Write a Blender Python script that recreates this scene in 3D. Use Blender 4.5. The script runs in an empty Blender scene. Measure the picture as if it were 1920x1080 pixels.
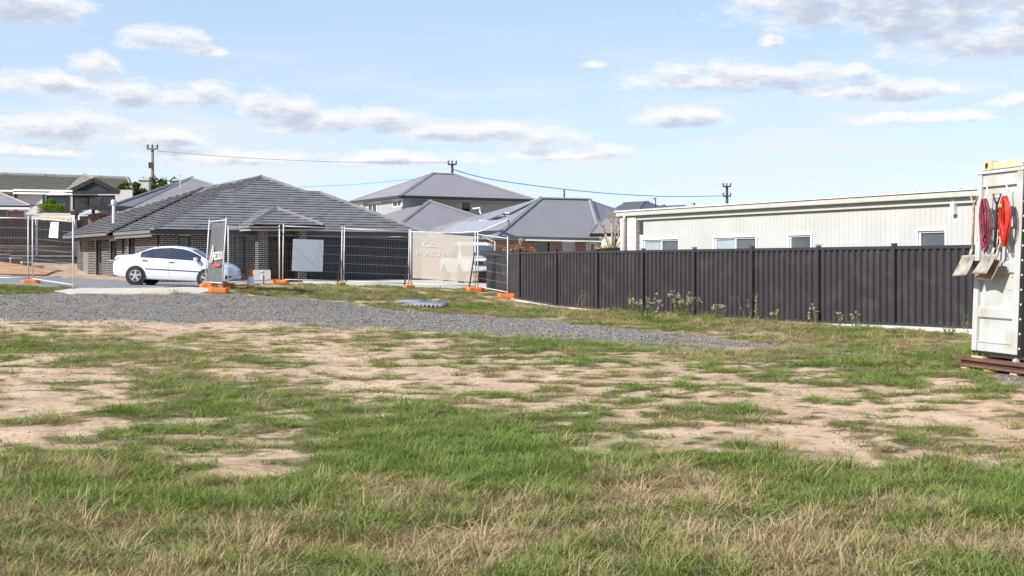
import bpy, bmesh, math, random
import numpy as np
from mathutils import Vector, Matrix
random.seed(7); RNG = np.random.default_rng(7)
scene = bpy.context.scene
COL = scene.collection
R = math.radians

# ------------------------------------------------------------------ camera
F, HZ, CX, CAMZ = 2400.0, 494.0, 960.0, 1.42      # focal length in 1920-px units, horizon row, centre column, eye height
cd = bpy.data.cameras.new('camera'); cam = bpy.data.objects.new('camera', cd); COL.objects.link(cam)
cam.location = (0, 0, CAMZ); cam.rotation_euler = (R(90), 0, 0)
cd.sensor_width = 36; cd.lens = F / 1920 * 36; cd.shift_y = (HZ - 540) / 1920; cd.clip_start = .1; cd.clip_end = 3000
scene.camera = cam

# ------------------------------------------------------------------ light
SUN_DIR = Vector((-.72, -.50, .63)).normalized()      # towards the sun
sun_el = math.asin(SUN_DIR.z); sun_az = math.atan2(SUN_DIR.x, SUN_DIR.y)
sd = bpy.data.lights.new('sun', 'SUN'); sd.energy = 5.0; sd.angle = R(.8); sd.color = (1, .955, .89)
so = bpy.data.objects.new('sun', sd); COL.objects.link(so)
so.rotation_euler = (-SUN_DIR).to_track_quat('-Z', 'Y').to_euler(); so.location = SUN_DIR * 60
vs = scene.view_settings; vs.view_transform = 'Standard'; vs.look = 'None'; vs.gamma = 1; vs.exposure = .5
vs.use_curve_mapping = False

def nd(nt, t, **k):
    n = nt.nodes.new(t)
    for a, v in k.items(): setattr(n, a, v)
    return n
def mth(nt, op, a, b=None, clamp=False):
    n = nd(nt, 'ShaderNodeMath', operation=op, use_clamp=clamp)
    for i, v in enumerate((a, b)):
        if v is None: continue
        if isinstance(v, (int, float)): n.inputs[i].default_value = v
        else: nt.links.new(v, n.inputs[i])
    return n.outputs[0]
def mixc(nt, f, a, b, mode='MIX'):
    n = nd(nt, 'ShaderNodeMix', data_type='RGBA', blend_type=mode)
    for s, v in ((n.inputs[0], f), (n.inputs[6], a), (n.inputs[7], b)):
        if isinstance(v, (int, float)): s.default_value = v
        elif isinstance(v, tuple): s.default_value = (*v[:3], 1)
        else: nt.links.new(v, s)
    return n.outputs[2]
def ramp(nt, x, lo, hi):
    n = nd(nt, 'ShaderNodeMapRange', interpolation_type='SMOOTHSTEP')
    nt.links.new(x, n.inputs[0]); n.inputs[1].default_value = lo; n.inputs[2].default_value = hi
    return n.outputs[0]

# ------------------------------------------------------------------ sky with cumulus (direction space: azimuth / elevation)
world = bpy.data.worlds.new('World'); scene.world = world; world.use_nodes = True
wt = world.node_tree; wt.nodes.clear()
sky = nd(wt, 'ShaderNodeTexSky', sky_type='NISHITA', sun_disc=False)
sky.sun_elevation = sun_el; sky.sun_rotation = sun_az; sky.air_density = 1.0; sky.dust_density = .5; sky.ozone_density = 2.2; sky.altitude = 100
# clouds: (azimuth deg, elevation deg, half width, half height)
def pxdir(px, py, rx, ry):
    return (math.degrees((px - CX) / F), math.degrees((HZ - py) / F), math.degrees(rx / F), math.degrees(ry / F))
CLOUDS = [pxdir(*c) for c in (
    (20, 45, 165, 62), (110, 66, 70, 24), (320, 95, 70, 32), (400, 112, 40, 11), (203, 148, 46, 28), (120, 180, 110, 26), (300, 196, 130, 30), (400, 190, 60, 26),
    (520, 212, 80, 36), (580, 240, 90, 26), (690, 226, 110, 24), (860, 250, 170, 26), (1010, 262, 100, 24), (1135, 285, 60, 16), (120, 258, 170, 34), (300, 270, 110, 22),
    (8, 232, 34, 16), (1370, 158, 215, 32), (1560, 150, 60, 20), (1640, 186, 150, 26), (1275, 226, 84, 26), (1620, 34, 270, 66), (1800, 20, 200, 60),
    (1830, 105, 200, 58), (1500, 15, 130, 46), (1700, 62, 230, 46), (1900, 60, 120, 70), (1440, 92, 26, 14), (1655, 122, 44, 13), (1720, 236, 150, 16), (1900, 213, 100, 16), (1110, 126, 24, 8),
    (1050, 292, 120, 14), (420, 302, 180, 18), (760, 300, 170, 18), (60, 300, 140, 18))]
def density_group():
    g = bpy.data.node_groups.new('cloud_density', 'ShaderNodeTree')
    g.interface.new_socket('Vector', in_out='INPUT', socket_type='NodeSocketVector')
    g.interface.new_socket('Density', in_out='OUTPUT', socket_type='NodeSocketFloat')
    gi = nd(g, 'NodeGroupInput'); go = nd(g, 'NodeGroupOutput')
    sp = nd(g, 'ShaderNodeSeparateXYZ'); g.links.new(gi.outputs[0], sp.inputs[0])
    az, el = sp.outputs[0], sp.outputs[1]
    best = None
    for a, e, w, h in CLOUDS:
        dx = mth(g, 'MULTIPLY', mth(g, 'SUBTRACT', az, a), 1 / w); dy = mth(g, 'MULTIPLY', mth(g, 'SUBTRACT', el, e), 1 / h)
        lowr = mth(g, 'MAXIMUM', mth(g, 'MULTIPLY', dy, -1.0), 0.0)      # flatter underside
        v = mth(g, 'SUBTRACT', 1.0, mth(g, 'ADD', mth(g, 'ADD', mth(g, 'MULTIPLY', dx, dx), mth(g, 'MULTIPLY', dy, dy)), mth(g, 'MULTIPLY', mth(g, 'MULTIPLY', lowr, lowr), 1.4)))
        best = v if best is None else mth(g, 'MAXIMUM', best, v)
    best = mth(g, 'MAXIMUM', mth(g, 'ADD', best, .30), -1.0)
    def noise(sx, sy, det, rough, off):
        mp = nd(g, 'ShaderNodeMapping'); g.links.new(gi.outputs[0], mp.inputs[0])
        mp.inputs['Scale'].default_value = (sx, sy, 1); mp.inputs['Location'].default_value = (off, off * .7, 0)
        n = nd(g, 'ShaderNodeTexNoise'); g.links.new(mp.outputs[0], n.inputs['Vector'])
        n.inputs['Scale'].default_value = 1; n.inputs['Detail'].default_value = det; n.inputs['Roughness'].default_value = rough
        return n.outputs[0]
    fine = mth(g, 'SUBTRACT', noise(.50, 1.15, 12, .66, 3.1), .5)
    big = mth(g, 'SUBTRACT', noise(.055, .16, 5, .55, 11.3), .56)       # the same broken cumulus goes on outside the view
    outside = ramp(g, mth(g, 'ABSOLUTE', az), 21, 27)
    above = ramp(g, el, 11, 15)
    far = mth(g, 'MAXIMUM', outside, above)
    body = mth(g, 'ADD', mth(g, 'MULTIPLY', best, mth(g, 'SUBTRACT', 1.0, far)), mth(g, 'MULTIPLY', far, mth(g, 'MULTIPLY', big, 6)))
    out = mth(g, 'ADD', mth(g, 'MULTIPLY', body, .7), mth(g, 'MULTIPLY', fine, 3.3))
    g.links.new(out, go.inputs[0])
    return g
DG = density_group()
tc = nd(wt, 'ShaderNodeTexCoord'); sx = nd(wt, 'ShaderNodeSeparateXYZ'); wt.links.new(tc.outputs['Generated'], sx.inputs[0])
az = mth(wt, 'MULTIPLY', mth(wt, 'ARCTAN2', sx.outputs[0], sx.outputs[1]), 57.2958)
el = mth(wt, 'MULTIPLY', mth(wt, 'ARCSINE', sx.outputs[2]), 57.2958)
def dens(dz, da=0.0):
    cv = nd(wt, 'ShaderNodeCombineXYZ'); wt.links.new(mth(wt, 'ADD', az, da), cv.inputs[0]); wt.links.new(mth(wt, 'ADD', el, dz), cv.inputs[1])
    g = nd(wt, 'ShaderNodeGroup'); g.node_tree = DG; wt.links.new(cv.outputs[0], g.inputs[0]); return g.outputs[0]
d0, d1 = dens(0.0), dens(.42, -.25)
cover = mth(wt, 'MULTIPLY', ramp(wt, d0, -.12, .85), .9)
under = ramp(wt, d1, .05, 1.15)                                     # cloud above this point: its shaded base
lit = nd(wt, 'ShaderNodeMix', data_type='RGBA'); wt.links.new(under, lit.inputs[0])
lit.inputs[6].default_value = (4.75, 4.72, 4.7, 1); lit.inputs[7].default_value = (2.75, 3.0, 3.6, 1)
grad = mixc(wt, ramp(wt, el, 0, 13), (3.55, 4.05, 4.4), (2.5, 3.2, 4.35))      # bright low haze turning blue upwards
skyc = mixc(wt, mth(wt, 'MULTIPLY', mth(wt, 'SUBTRACT', 1.0, ramp(wt, el, 8, 45)), .75), sky.outputs[0], grad)
wv = nd(wt, 'ShaderNodeCombineXYZ'); wt.links.new(mth(wt, 'MULTIPLY', az, .11), wv.inputs[0]); wt.links.new(mth(wt, 'MULTIPLY', el, .62), wv.inputs[1])
wn = nd(wt, 'ShaderNodeTexNoise'); wt.links.new(wv.outputs[0], wn.inputs['Vector']); wn.inputs['Scale'].default_value = 1; wn.inputs['Detail'].default_value = 10; wn.inputs['Roughness'].default_value = .64
wisp = mth(wt, 'MULTIPLY', mth(wt, 'MULTIPLY', ramp(wt, wn.outputs[0], .42, .68), mth(wt, 'SUBTRACT', 1.0, ramp(wt, el, 4, 12))), .8)
skyc = mixc(wt, wisp, skyc, (4.25, 4.3, 4.5))
fin = mixc(wt, cover, skyc, lit.outputs[2])
bg = nd(wt, 'ShaderNodeBackground'); bg.inputs[1].default_value = .15; wt.links.new(fin, bg.inputs[0])
wo = nd(wt, 'ShaderNodeOutputWorld'); wt.links.new(bg.outputs[0], wo.inputs[0])

# ------------------------------------------------------------------ helpers
def W(px, py, Y):
    return Vector(((px - CX) / F * Y, Y, CAMZ + (HZ - py) / F * Y))
def ray_plane(px, py, o, n):
    d = Vector(((px - CX) / F, 1, (HZ - py) / F)); c = Vector((0, 0, CAMZ))
    return c + d * ((o - c).dot(n) / d.dot(n))
def tag(o, label=None, cat=None, group=None, kind=None):
    if label: o['label'] = label
    if cat: o['category'] = cat
    if group: o['group'] = group
    if kind: o['kind'] = kind
    return o
def thing(name, loc, label, cat, group=None, rz=0):
    o = bpy.data.objects.new(name, None); COL.objects.link(o); o.location = loc; o.rotation_euler = (0, 0, rz)
    o.empty_display_size = .2
    bpy.context.view_layer.update()
    return tag(o, label, cat, group)
def link(name, me, mat, parent=None, local=False):
    o = bpy.data.objects.new(name, me); COL.objects.link(o)
    if mat is not None and not me.materials: me.materials.append(mat)
    if parent is not None:
        o.parent = parent
        if not local:                                    # mesh given in world coordinates
            root = parent; m = Matrix.Identity(4); ch = []
            while root is not None: ch.append(root); root = root.parent
            for r in reversed(ch): m = m @ r.matrix_parent_inverse @ r.matrix_basis
            o.matrix_parent_inverse = m.inverted()
    return o
class MB:
    def __init__(s): s.v = []; s.f = []; s.uv = None
    def add(s, vs, fs):
        b = len(s.v); s.v += [tuple(v) for v in vs]; s.f += [tuple(i + b for i in f) for f in fs]; return s
    def box(s, c, d, ax=None):
        c = Vector(c); X, Y, Z = ax or (Vector((1, 0, 0)), Vector((0, 1, 0)), Vector((0, 0, 1)))
        vs = [c + X * (i * d[0] / 2) + Y * (j * d[1] / 2) + Z * (k * d[2] / 2) for i in (-1, 1) for j in (-1, 1) for k in (-1, 1)]
        return s.add(vs, [(0, 1, 3, 2), (4, 6, 7, 5), (0, 4, 5, 1), (2, 3, 7, 6), (0, 2, 6, 4), (1, 5, 7, 3)])
    def beam(s, a, b, w, h, up=(0, 0, 1)):
        a, b = Vector(a), Vector(b); d = (b - a); L = d.length; d.normalize(); u = Vector(up)
        x = d.cross(u)
        if x.length < 1e-4: x = d.cross(Vector((0, 1, 0)))
        x.normalize(); u = x.cross(d)
        return s.box((a + b) / 2, (L, w, h), (d, x, u))
    def tube(s, pts, r, n=6, cap=True):
        pts = [Vector(p) for p in pts]; rs = r if isinstance(r, (list, tuple)) else [r] * len(pts)
        b = len(s.v); prev = None
        for i, p in enumerate(pts):
            t = (pts[min(i + 1, len(pts) - 1)] - pts[max(i - 1, 0)]).normalized()
            ref = prev if prev is not None else (Vector((0, 0, 1)) if abs(t.z) < .9 else Vector((1, 0, 0)))
            x = (ref - t * ref.dot(t)).normalized(); y = t.cross(x); prev = x
            for k in range(n):
                a = 2 * math.pi * k / n; s.v.append(tuple(p + (x * math.cos(a) + y * math.sin(a)) * rs[i]))
        for i in range(len(pts) - 1):
            for k in range(n): s.f.append((b + i * n + k, b + i * n + (k + 1) % n, b + (i + 1) * n + (k + 1) % n, b + (i + 1) * n + k))
        if cap: s.f.append(tuple(b + k for k in reversed(range(n)))); s.f.append(tuple(b + (len(pts) - 1) * n + k for k in range(n)))
        return s
    def lathe(s, c, prof, n=16, ax=(0, 0, 1)):
        c = Vector(c); z = Vector(ax).normalized(); x = z.orthogonal().normalized(); y = z.cross(x); b = len(s.v)
        for r, h in prof:
            for k in range(n):
                a = 2 * math.pi * k / n; s.v.append(tuple(c + z * h + (x * math.cos(a) + y * math.sin(a)) * r))
        for i in range(len(prof) - 1):
            for k in range(n): s.f.append((b + i * n + k, b + i * n + (k + 1) % n, b + (i + 1) * n + (k + 1) % n, b + (i + 1) * n + k))
        s.f.append(tuple(b + k for k in reversed(range(n)))); s.f.append(tuple(b + (len(prof) - 1) * n + k for k in range(n)))
        return s
    def prism(s, poly, off):
        off = Vector(off); n = len(poly); vs = [Vector(p) for p in poly] + [Vector(p) + off for p in poly]
        return s.add(vs, [tuple(range(n)), tuple(reversed(range(n, 2 * n)))] + [(i, i + n, (i + 1) % n + n, (i + 1) % n) for i in range(n)])
    def mesh(s, name, smooth=False):
        me = bpy.data.meshes.new(name); me.from_pydata(s.v, [], s.f)
        bm = bmesh.new(); bm.from_mesh(me); bmesh.ops.recalc_face_normals(bm, faces=bm.faces); bm.to_mesh(me); bm.free()
        if smooth:
            for p in me.polygons: p.use_smooth = True
        return me
    def build(s, name, mat, parent=None, smooth=False, bevel=0, local=False, kind=None, label=None):
        me = s.mesh(name, smooth); o = link(name, me, mat, parent, local)
        if bevel:
            m = o.modifiers.new('bevel', 'BEVEL'); m.width = bevel; m.segments = 2; m.limit_method = 'ANGLE'
        if kind: o['kind'] = kind
        if label: o['label'] = label
        return o
def emit_pieces(pieces, name, mat, parent, size, limit=300, rest=None):
    """pieces: list of (verts, faces); the largest ones become objects of their own, the remainder one joined part"""
    order = sorted(range(len(pieces)), key=lambda i: -size(pieces[i])); big = set(order[:limit])
    mb = MB()
    for i, (v, f) in enumerate(pieces):
        if i in big: MB().add(v, f).build(name, mat, parent)
        else: mb.add(v, f)
    if mb.v: mb.build(rest or name, mat, parent, kind='stuff')
def quad_area_px(p):
    v = np.array([tuple(q) for q in p[0]]); u = v[:, 0] / v[:, 1] * F; w = v[:, 2] / v[:, 1] * F
    return (u.max() - u.min()) * (w.max() - w.min())

# ------------------------------------------------------------------ materials
def mat(name, col, rough=.6, metal=0, var=.12, scale=3.0, bump=0, bscale=40, spec=.4, dirt=None, coat=0, detail=6, stretch=(1, 1, 1)):
    m = bpy.data.materials.new(name); m.use_nodes = True; nt = m.node_tree; p = nt.nodes['Principled BSDF']
    p.inputs['Roughness'].default_value = rough; p.inputs['Metallic'].default_value = metal
    p.inputs['Specular IOR Level'].default_value = spec; p.inputs['Coat Weight'].default_value = coat
    g = nd(nt, 'ShaderNodeNewGeometry'); mp = nd(nt, 'ShaderNodeMapping'); nt.links.new(g.outputs['Position'], mp.inputs[0]); mp.inputs['Scale'].default_value = stretch
    n = nd(nt, 'ShaderNodeTexNoise'); nt.links.new(mp.outputs[0], n.inputs['Vector'])
    n.inputs['Scale'].default_value = scale; n.inputs['Detail'].default_value = detail; n.inputs['Roughness'].default_value = .6
    k = ramp(nt, n.outputs[0], .25, .75)
    dark = tuple(c * (1 - var) for c in col); light = tuple(min(1, c * (1 + var)) for c in col)
    c = mixc(nt, k, dark, light)
    ri = nd(nt, 'ShaderNodeObjectInfo'); rnd = ri.outputs['Random']
    c = mixc(nt, mth(nt, 'MULTIPLY', rnd, min(.5, var)), c, tuple(x * .72 for x in col))
    if dirt:
        n2 = nd(nt, 'ShaderNodeTexNoise'); nt.links.new(g.outputs['Position'], n2.inputs['Vector']); n2.inputs['Scale'].default_value = dirt[1]; n2.inputs['Detail'].default_value = 8
        c = mixc(nt, mth(nt, 'MULTIPLY', ramp(nt, n2.outputs[0], .5, .72), dirt[2]), c, dirt[0])
    nt.links.new(c, p.inputs['Base Color'])
    rr = mth(nt, 'ADD', mth(nt, 'MULTIPLY', n.outputs[0], .2), rough - .1, True); nt.links.new(rr, p.inputs['Roughness'])
    if bump:
        n3 = nd(nt, 'ShaderNodeTexNoise'); nt.links.new(mp.outputs[0], n3.inputs['Vector']); n3.inputs['Scale'].default_value = bscale; n3.inputs['Detail'].default_value = 5
        b = nd(nt, 'ShaderNodeBump'); b.inputs['Strength'].default_value = bump; b.inputs['Distance'].default_value = .02
        nt.links.new(n3.outputs[0], b.inputs['Height']); nt.links.new(b.outputs[0], p.inputs['Normal'])
    return m
def corrugated(name, col, pitch=.076, depth=.016, **k):
    m = mat(name, col, **k); nt = m.node_tree; p = nt.nodes['Principled BSDF']
    uv = nd(nt, 'ShaderNodeUVMap'); sp = nd(nt, 'ShaderNodeSeparateXYZ'); nt.links.new(uv.outputs[0], sp.inputs[0])
    s = mth(nt, 'SINE', mth(nt, 'MULTIPLY', sp.outputs[0], 2 * math.pi / pitch))
    b = nd(nt, 'ShaderNodeBump'); b.inputs['Strength'].default_value = 1; b.inputs['Distance'].default_value = depth / 2
    nt.links.new(s, b.inputs['Height']); nt.links.new(b.outputs[0], p.inputs['Normal'])
    return m
def see_through(name, col, keep, rough=.9, glossy=False):
    m = bpy.data.materials.new(name); m.use_nodes = True; nt = m.node_tree; p = nt.nodes['Principled BSDF']
    p.inputs['Base Color'].default_value = (*col, 1); p.inputs['Roughness'].default_value = rough
    t = nd(nt, 'ShaderNodeBsdfTransparent'); mx = nd(nt, 'ShaderNodeMixShader'); mx.inputs[0].default_value = keep
    nt.links.new(t.outputs[0], mx.inputs[1]); nt.links.new(p.outputs[0], mx.inputs[2]); nt.links.new(mx.outputs[0], nt.nodes['Material Output'].inputs[0])
    return m
M = dict(
    brick=mat('dark_brick', (.022, .021, .023), .55, var=.35, scale=9), mortar=mat('pale_mortar', (.66, .62, .58), .9, var=.1),
    tile=mat('slate_grey_tile', (.195, .19, .193), .65, var=.12, scale=2.2, dirt=((.10, .10, .10), 1.4, .5)),
    oldtile=mat('weathered_tile', (.22, .20, .165), .85, var=.5, scale=5, dirt=((.36, .34, .29), 7, .7)),
    charcoal=mat('charcoal_trim', (.04, .04, .045), .45, var=.15), soffit=mat('soffit_board', (.42, .38, .33), .8, var=.08),
    fasciagrey=mat('grey_fascia', (.16, .16, .165), .5, var=.1),
    black=mat('black_rubber', (.012, .012, .013), .6, var=.2), pane=mat('dark_glass', (.012, .017, .022), .06, var=.3, spec=.7),
    greypane=mat('curtained_glass', (.085, .10, .115), .12, var=.3, scale=1.2, spec=.6), bluepane=mat('blind_behind_glass', (.30, .36, .38), .18, var=.15, spec=.6, scale=2),
    timber=mat('oiled_timber', (.17, .088, .042), .6, var=.4, scale=6, stretch=(4, 4, .4)), garage=mat('garage_steel', (.024, .025, .03), .45, var=.2),
    greyroof=corrugated('grey_steel_roof', (.27, .255, .257), rough=.5, var=.06, scale=.8), darkroof=corrugated('dark_steel_roof', (.10, .10, .115), rough=.5, var=.08),
    whiteroof=mat('white_steel_roof', (.8, .8, .8), .4, var=.04), paleclad=mat('pale_grey_cladding', (.44, .435, .41), .6, var=.05, scale=1.2, dirt=((.39, .385, .36), .9, .5)),
    cream=mat('cream_trim', (.44, .435, .39), .55, var=.05), creambrick=mat('cream_block', (.64, .57, .52), .8, var=.12, scale=8), white=mat('white_paint', (.78, .78, .78), .45, var=.05),
    redbrick=mat('red_brick', (.20, .075, .048), .8, var=.5, scale=7), bluegrey=mat('blue_grey_cladding', (.15, .185, .20), .6, var=.06), lightclad=mat('light_grey_cladding', (.46, .475, .48), .6, var=.06),
    fence=mat('dark_steel_fence', (.037, .032, .035), .42, var=.10, scale=1.6, dirt=((.075, .07, .065), 2.3, .45)), fencerail=mat('steel_fence_rail', (.034, .032, .036), .33, var=.1),
    concrete=mat('concrete', (.55, .53, .50), .9, var=.15, scale=4, bump=.3), galv=mat('galvanised_steel', (.58, .585, .59), .5, .1, var=.15, scale=9),
    wire=mat('galvanised_wire', (.5, .5, .5), .5, .2, var=.1), orange=mat('orange_plastic', (.78, .17, .015), .55, var=.2, scale=7, dirt=((.45, .20, .07), 9, .6)),
    carwhite=mat('white_car_paint', (.66, .67, .69), .22, var=.015, coat=.6), chrome=mat('chrome', (.75, .75, .76), .15, .9, var=.05), tyre=mat('tyre', (.02, .02, .021), .8, var=.2),
    redlamp=mat('tail_lamp', (.30, .05, .05), .15, var=.6, scale=20), lamp=mat('head_lamp', (.5, .52, .55), .1, var=.4, scale=25),
    banner=see_through('shade_mesh_banner', (.60, .55, .47), .80), darkbanner=mat('dark_grey_banner', (.105, .105, .108), .6, var=.18, scale=2.5, bump=.5, bscale=2.2),
    print=mat('pale_print', (.70, .66, .62), .7, var=.05), redprint=mat('red_print', (.50, .07, .06), .7, var=.08), faintprint=mat('faint_print', (.66, .64, .58), .8, var=.05),
    sign=mat('white_sign_sheet', (.82, .83, .86), .5, var=.04), greysign=mat('grey_sign_back', (.42, .42, .41), .5, var=.12), oldwood=mat('weathered_paling', (.165, .135, .115), .9, var=.4, scale=6, stretch=(4, 4, .3)),
    sleeper=mat('timber_sleeper', (.22, .18, .135), .9, var=.5, scale=3, stretch=(.4, .4, 5), dirt=((.27, .17, .08), 1.2, .6)), block=mat('grey_block', (.16, .16, .165), .85, var=.2),
    darkclad=mat('navy_cladding', (.020, .025, .037), .6, var=.1), render=mat('pale_render', (.50, .48, .47), .85, var=.06), tin=mat('corrugated_offcut', (.50, .50, .53), .45, .3, var=.1),
    pole=mat('pole_timber', (.20, .17, .145), .9, var=.3, stretch=(5, 5, .3)), cable=mat('blue_cable', (.10, .42, .78), .5, var=.05), greycable=mat('grey_cable', (.25, .26, .30), .5, var=.05),
    container=mat('tan_container', (.62, .47, .29), .55, var=.1, dirt=((.35, .22, .12), 5, .5)), door=mat('white_door_steel', (.44, .45, .435), .42, var=.05, scale=2, dirt=((.36, .29, .20), 2.6, .6)),
    steel=mat('worn_steel', (.46, .42, .36), .45, .35, var=.35, scale=9, dirt=((.27, .17, .09), 6, .8)), rust=mat('rusty_brown_boards', (.14, .072, .05), .8, var=.4, scale=5),
    palewood=mat('pale_wood', (.55, .42, .26), .8, var=.25, scale=8), handle=mat('worn_handle', (.52, .41, .29), .7, var=.4, scale=18, dirt=((.25, .12, .08), 25, .8)), darkhandle=mat('dark_handle', (.06, .045, .045), .55, var=.3),
    maroon=mat('maroon_cord', (.21, .035, .06), .5, var=.4, scale=15), red=mat('red_cord', (.52, .03, .018), .45, var=.25, scale=15), brass=mat('brass', (.65, .42, .08), .35, .6), solar=mat('solar_glass', (.25, .255, .29), .14, var=.06, spec=.9),
    bark=mat('bark', (.36, .28, .20), .85, var=.3), soilmat=mat('orange_soil', (.46, .25, .12), .95, var=.35, scale=2.5, bump=.8, bscale=6, dirt=((.55, .45, .33), 1.1, .7)),
    asphalt=mat('asphalt', (.21, .21, .215), .9, var=.12, scale=3, bump=.2, bscale=90), path=mat('pale_concrete_path', (.50, .465, .41), .9, var=.1, scale=2, bump=.2),
)
def leafmat(name, col, var=.4):
    m = bpy.data.materials.new(name); m.use_nodes = True; nt = m.node_tree; nt.nodes.remove(nt.nodes['Principled BSDF'])
    g = nd(nt, 'ShaderNodeNewGeometry'); k = g.outputs['Random Per Island']
    c = mixc(nt, k, tuple(x * (1 - var) for x in col), tuple(x * (1 + var) for x in col))
    d = nd(nt, 'ShaderNodeBsdfDiffuse'); t = nd(nt, 'ShaderNodeBsdfTranslucent'); mx = nd(nt, 'ShaderNodeMixShader'); mx.inputs[0].default_value = .3
    for s in (d, t): nt.links.new(c, s.inputs[0])
    nt.links.new(d.outputs[0], mx.inputs[1]); nt.links.new(t.outputs[0], mx.inputs[2]); nt.links.new(mx.outputs[0], nt.nodes['Material Output'].inputs[0])
    return m
M['carglass'] = mat('car_window', (.035, .04, .065), .06, var=.3, spec=.8)
M.update(hedge=leafmat('hedge_leaf', (.16, .21, .035)), leaf=leafmat('bush_leaf', (.10, .11, .03), .5), fern=leafmat('bright_leaf', (.09, .20, .02)), weedleaf=leafmat('weed_leaf', (.17, .20, .07)),
         flower=leafmat('cream_seed_head', (.46, .41, .29), .2), yellow=leafmat('yellow_petal', (.75, .48, .03), .3), dryleaf=leafmat('dry_leaf', (.38, .20, .08), .4))
# ------------------------------------------------------------------ terrain
_P = {}
def vnoise(x, y, seed=0):
    if seed not in _P: _P[seed] = np.random.default_rng(seed + 100).random((256, 256))
    t = _P[seed]; xi = np.floor(x).astype(int); yi = np.floor(y).astype(int); fx = x - xi; fy = y - yi
    fx = fx * fx * (3 - 2 * fx); fy = fy * fy * (3 - 2 * fy)
    a = t[xi % 256, yi % 256]; b = t[(xi + 1) % 256, yi % 256]; c = t[xi % 256, (yi + 1) % 256]; d = t[(xi + 1) % 256, (yi + 1) % 256]
    return (a * (1 - fx) + b * fx) * (1 - fy) + (c * (1 - fx) + d * fx) * fy
def fbm(x, y, seed=0, o=4):
    s = 0; a = 1; t = 0
    for i in range(o): s = s + a * vnoise(x * 2 ** i + 17.3 * i, y * 2 ** i + 5.1 * i, seed + i); t += a; a *= .55
    return s / t
CP = np.array([  # surveyed heights (X, Y, z)
    (-8, 4, 0), (8, 4, 0), (0, 8, 0), (-10, 14, 0), (0, 16, 0), (9, 14, 0), (-11, 22, 0), (0, 24, 0), (9, 21, 0), (-10, 27, 0), (0, 30, 0), (-4, 29, .02), (5, 29, 0),
    (-12.4, 31, .18), (-9.7, 30.5, .10), (-4.8, 32, .13), (-2.6, 37, .13), (0, 33.5, 0), (0, 37, .04), (-5.7, 38, .37), (-14.4, 36, .5), (-9.9, 36, .64), (-12.8, 37.3, .63),
    (-14.9, 39.4, .83), (-18, 40, .9), (-8.4, 37.3, .70), (-9.4, 39.4, .70), (-8, 44.2, .72), (-6, 45.2, .65), (-3.64, 45.5, .55), (-1.27, 45.5, .46), (-.15, 43.8, .26), (.27, 42.5, .16),
    (1.41, 40.4, .02), (4.9, 34.2, 0), (8.34, 27.9, 0), (12, 21, 0), (16, 14, 0), (3, 42, .1), (8, 38, .1), (15, 30, .1), (-10.5, 41, .6), (-13, 42, .6), (-18, 44, .72), (-10, 47.5, .52), (-13, 47.5, .55), (-16, 47.5, .64), (-19, 47.5, .74),
    (-11, 51, .52), (-15, 52.5, .62), (-18, 58, .72), (-23, 66, .78), (-9.3, 58, .6), (-4.9, 60, .58), (-1.5, 57, .5), (0, 50, .45), (-5, 49, .5), (-4, 53, .52), (5, 55, .4), (15, 55, .3), (30, 50, .3), (10, 80, .6), (-10, 85, 1.2), (-3, 100, 1.2), (40, 100, 1),
    (-20.5, 51, .95), (-22.5, 54, 1.05), (-19.5, 56, .78), (-26, 54, 1.3), (-30, 52, 1.4), (-22, 48, .95), (-26, 48, 1.2), (-40, 45, 1.5), (-24, 60, 1.5), (-20.9, 60, .95), (-30, 62, 1.75), (-40, 62, 2), (-27, 66, 1.6), (-24.5, 67, 1.15), (-30, 73, 2.5), (-24, 74, 2.2), (-40, 95, 4.2), (-25, 95, 4.0), (-20, 40, .9), (-30, 30, .6), (25, 10, 0), (-25, 10, 0), (0, -15, 0), (-21, 76, 1.6), (-10, 140, 2), (-60, 140, 5), (60, 140, 1.5)])
_D = np.hypot(CP[:, None, 0] - CP[None, :, 0], CP[:, None, 1] - CP[None, :, 1]); _n = len(CP)
_A = np.block([[_D - .25 * np.eye(_n), np.ones((_n, 1))], [np.ones((1, _n)), np.zeros((1, 1))]])
_Wt = np.linalg.solve(_A, np.r_[CP[:, 2], 0])
def hbase(X, Y):
    X = np.asarray(X, float); Y = np.asarray(Y, float); s = X.shape; x = X.ravel(); y = Y.ravel(); out = np.empty(len(x))
    for i in range(0, len(x), 20000):
        d = np.hypot(x[i:i + 20000, None] - CP[None, :, 0], y[i:i + 20000, None] - CP[None, :, 1]); out[i:i + 20000] = d @ _Wt[:-1] + _Wt[-1]
    far = np.clip((np.hypot(x, y - 40) - 110) / 200, 0, 1)
    return (out * (1 - far) + 1.2 * far).reshape(s)
def hgt(X, Y):
    X = np.asarray(X, float); Y = np.asarray(Y, float)
    k = np.clip((46 - Y) / 6, 0, 1)
    return hbase(X, Y) + k * ((fbm(X * 1.1, Y * 1.1, 3) - .5) * .07 + (fbm(X * 5, Y * 5, 9, 3) - .5) * .04)
def hz1(x, y): return float(hbase(np.array([x]), np.array([y]))[0])
def on_ground(px, py):
    Y = 30.0
    for _ in range(40): Y = .5 * Y + .5 * min(90, (CAMZ - hz1((px - CX) / F * Y, Y)) * F / max(py - HZ, 4))
    return Vector(((px - CX) / F * Y, Y, hz1((px - CX) / F * Y, Y)))
def topx(X, Y, z): return CX + X / Y * F, HZ + (CAMZ - z) / Y * F

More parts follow.
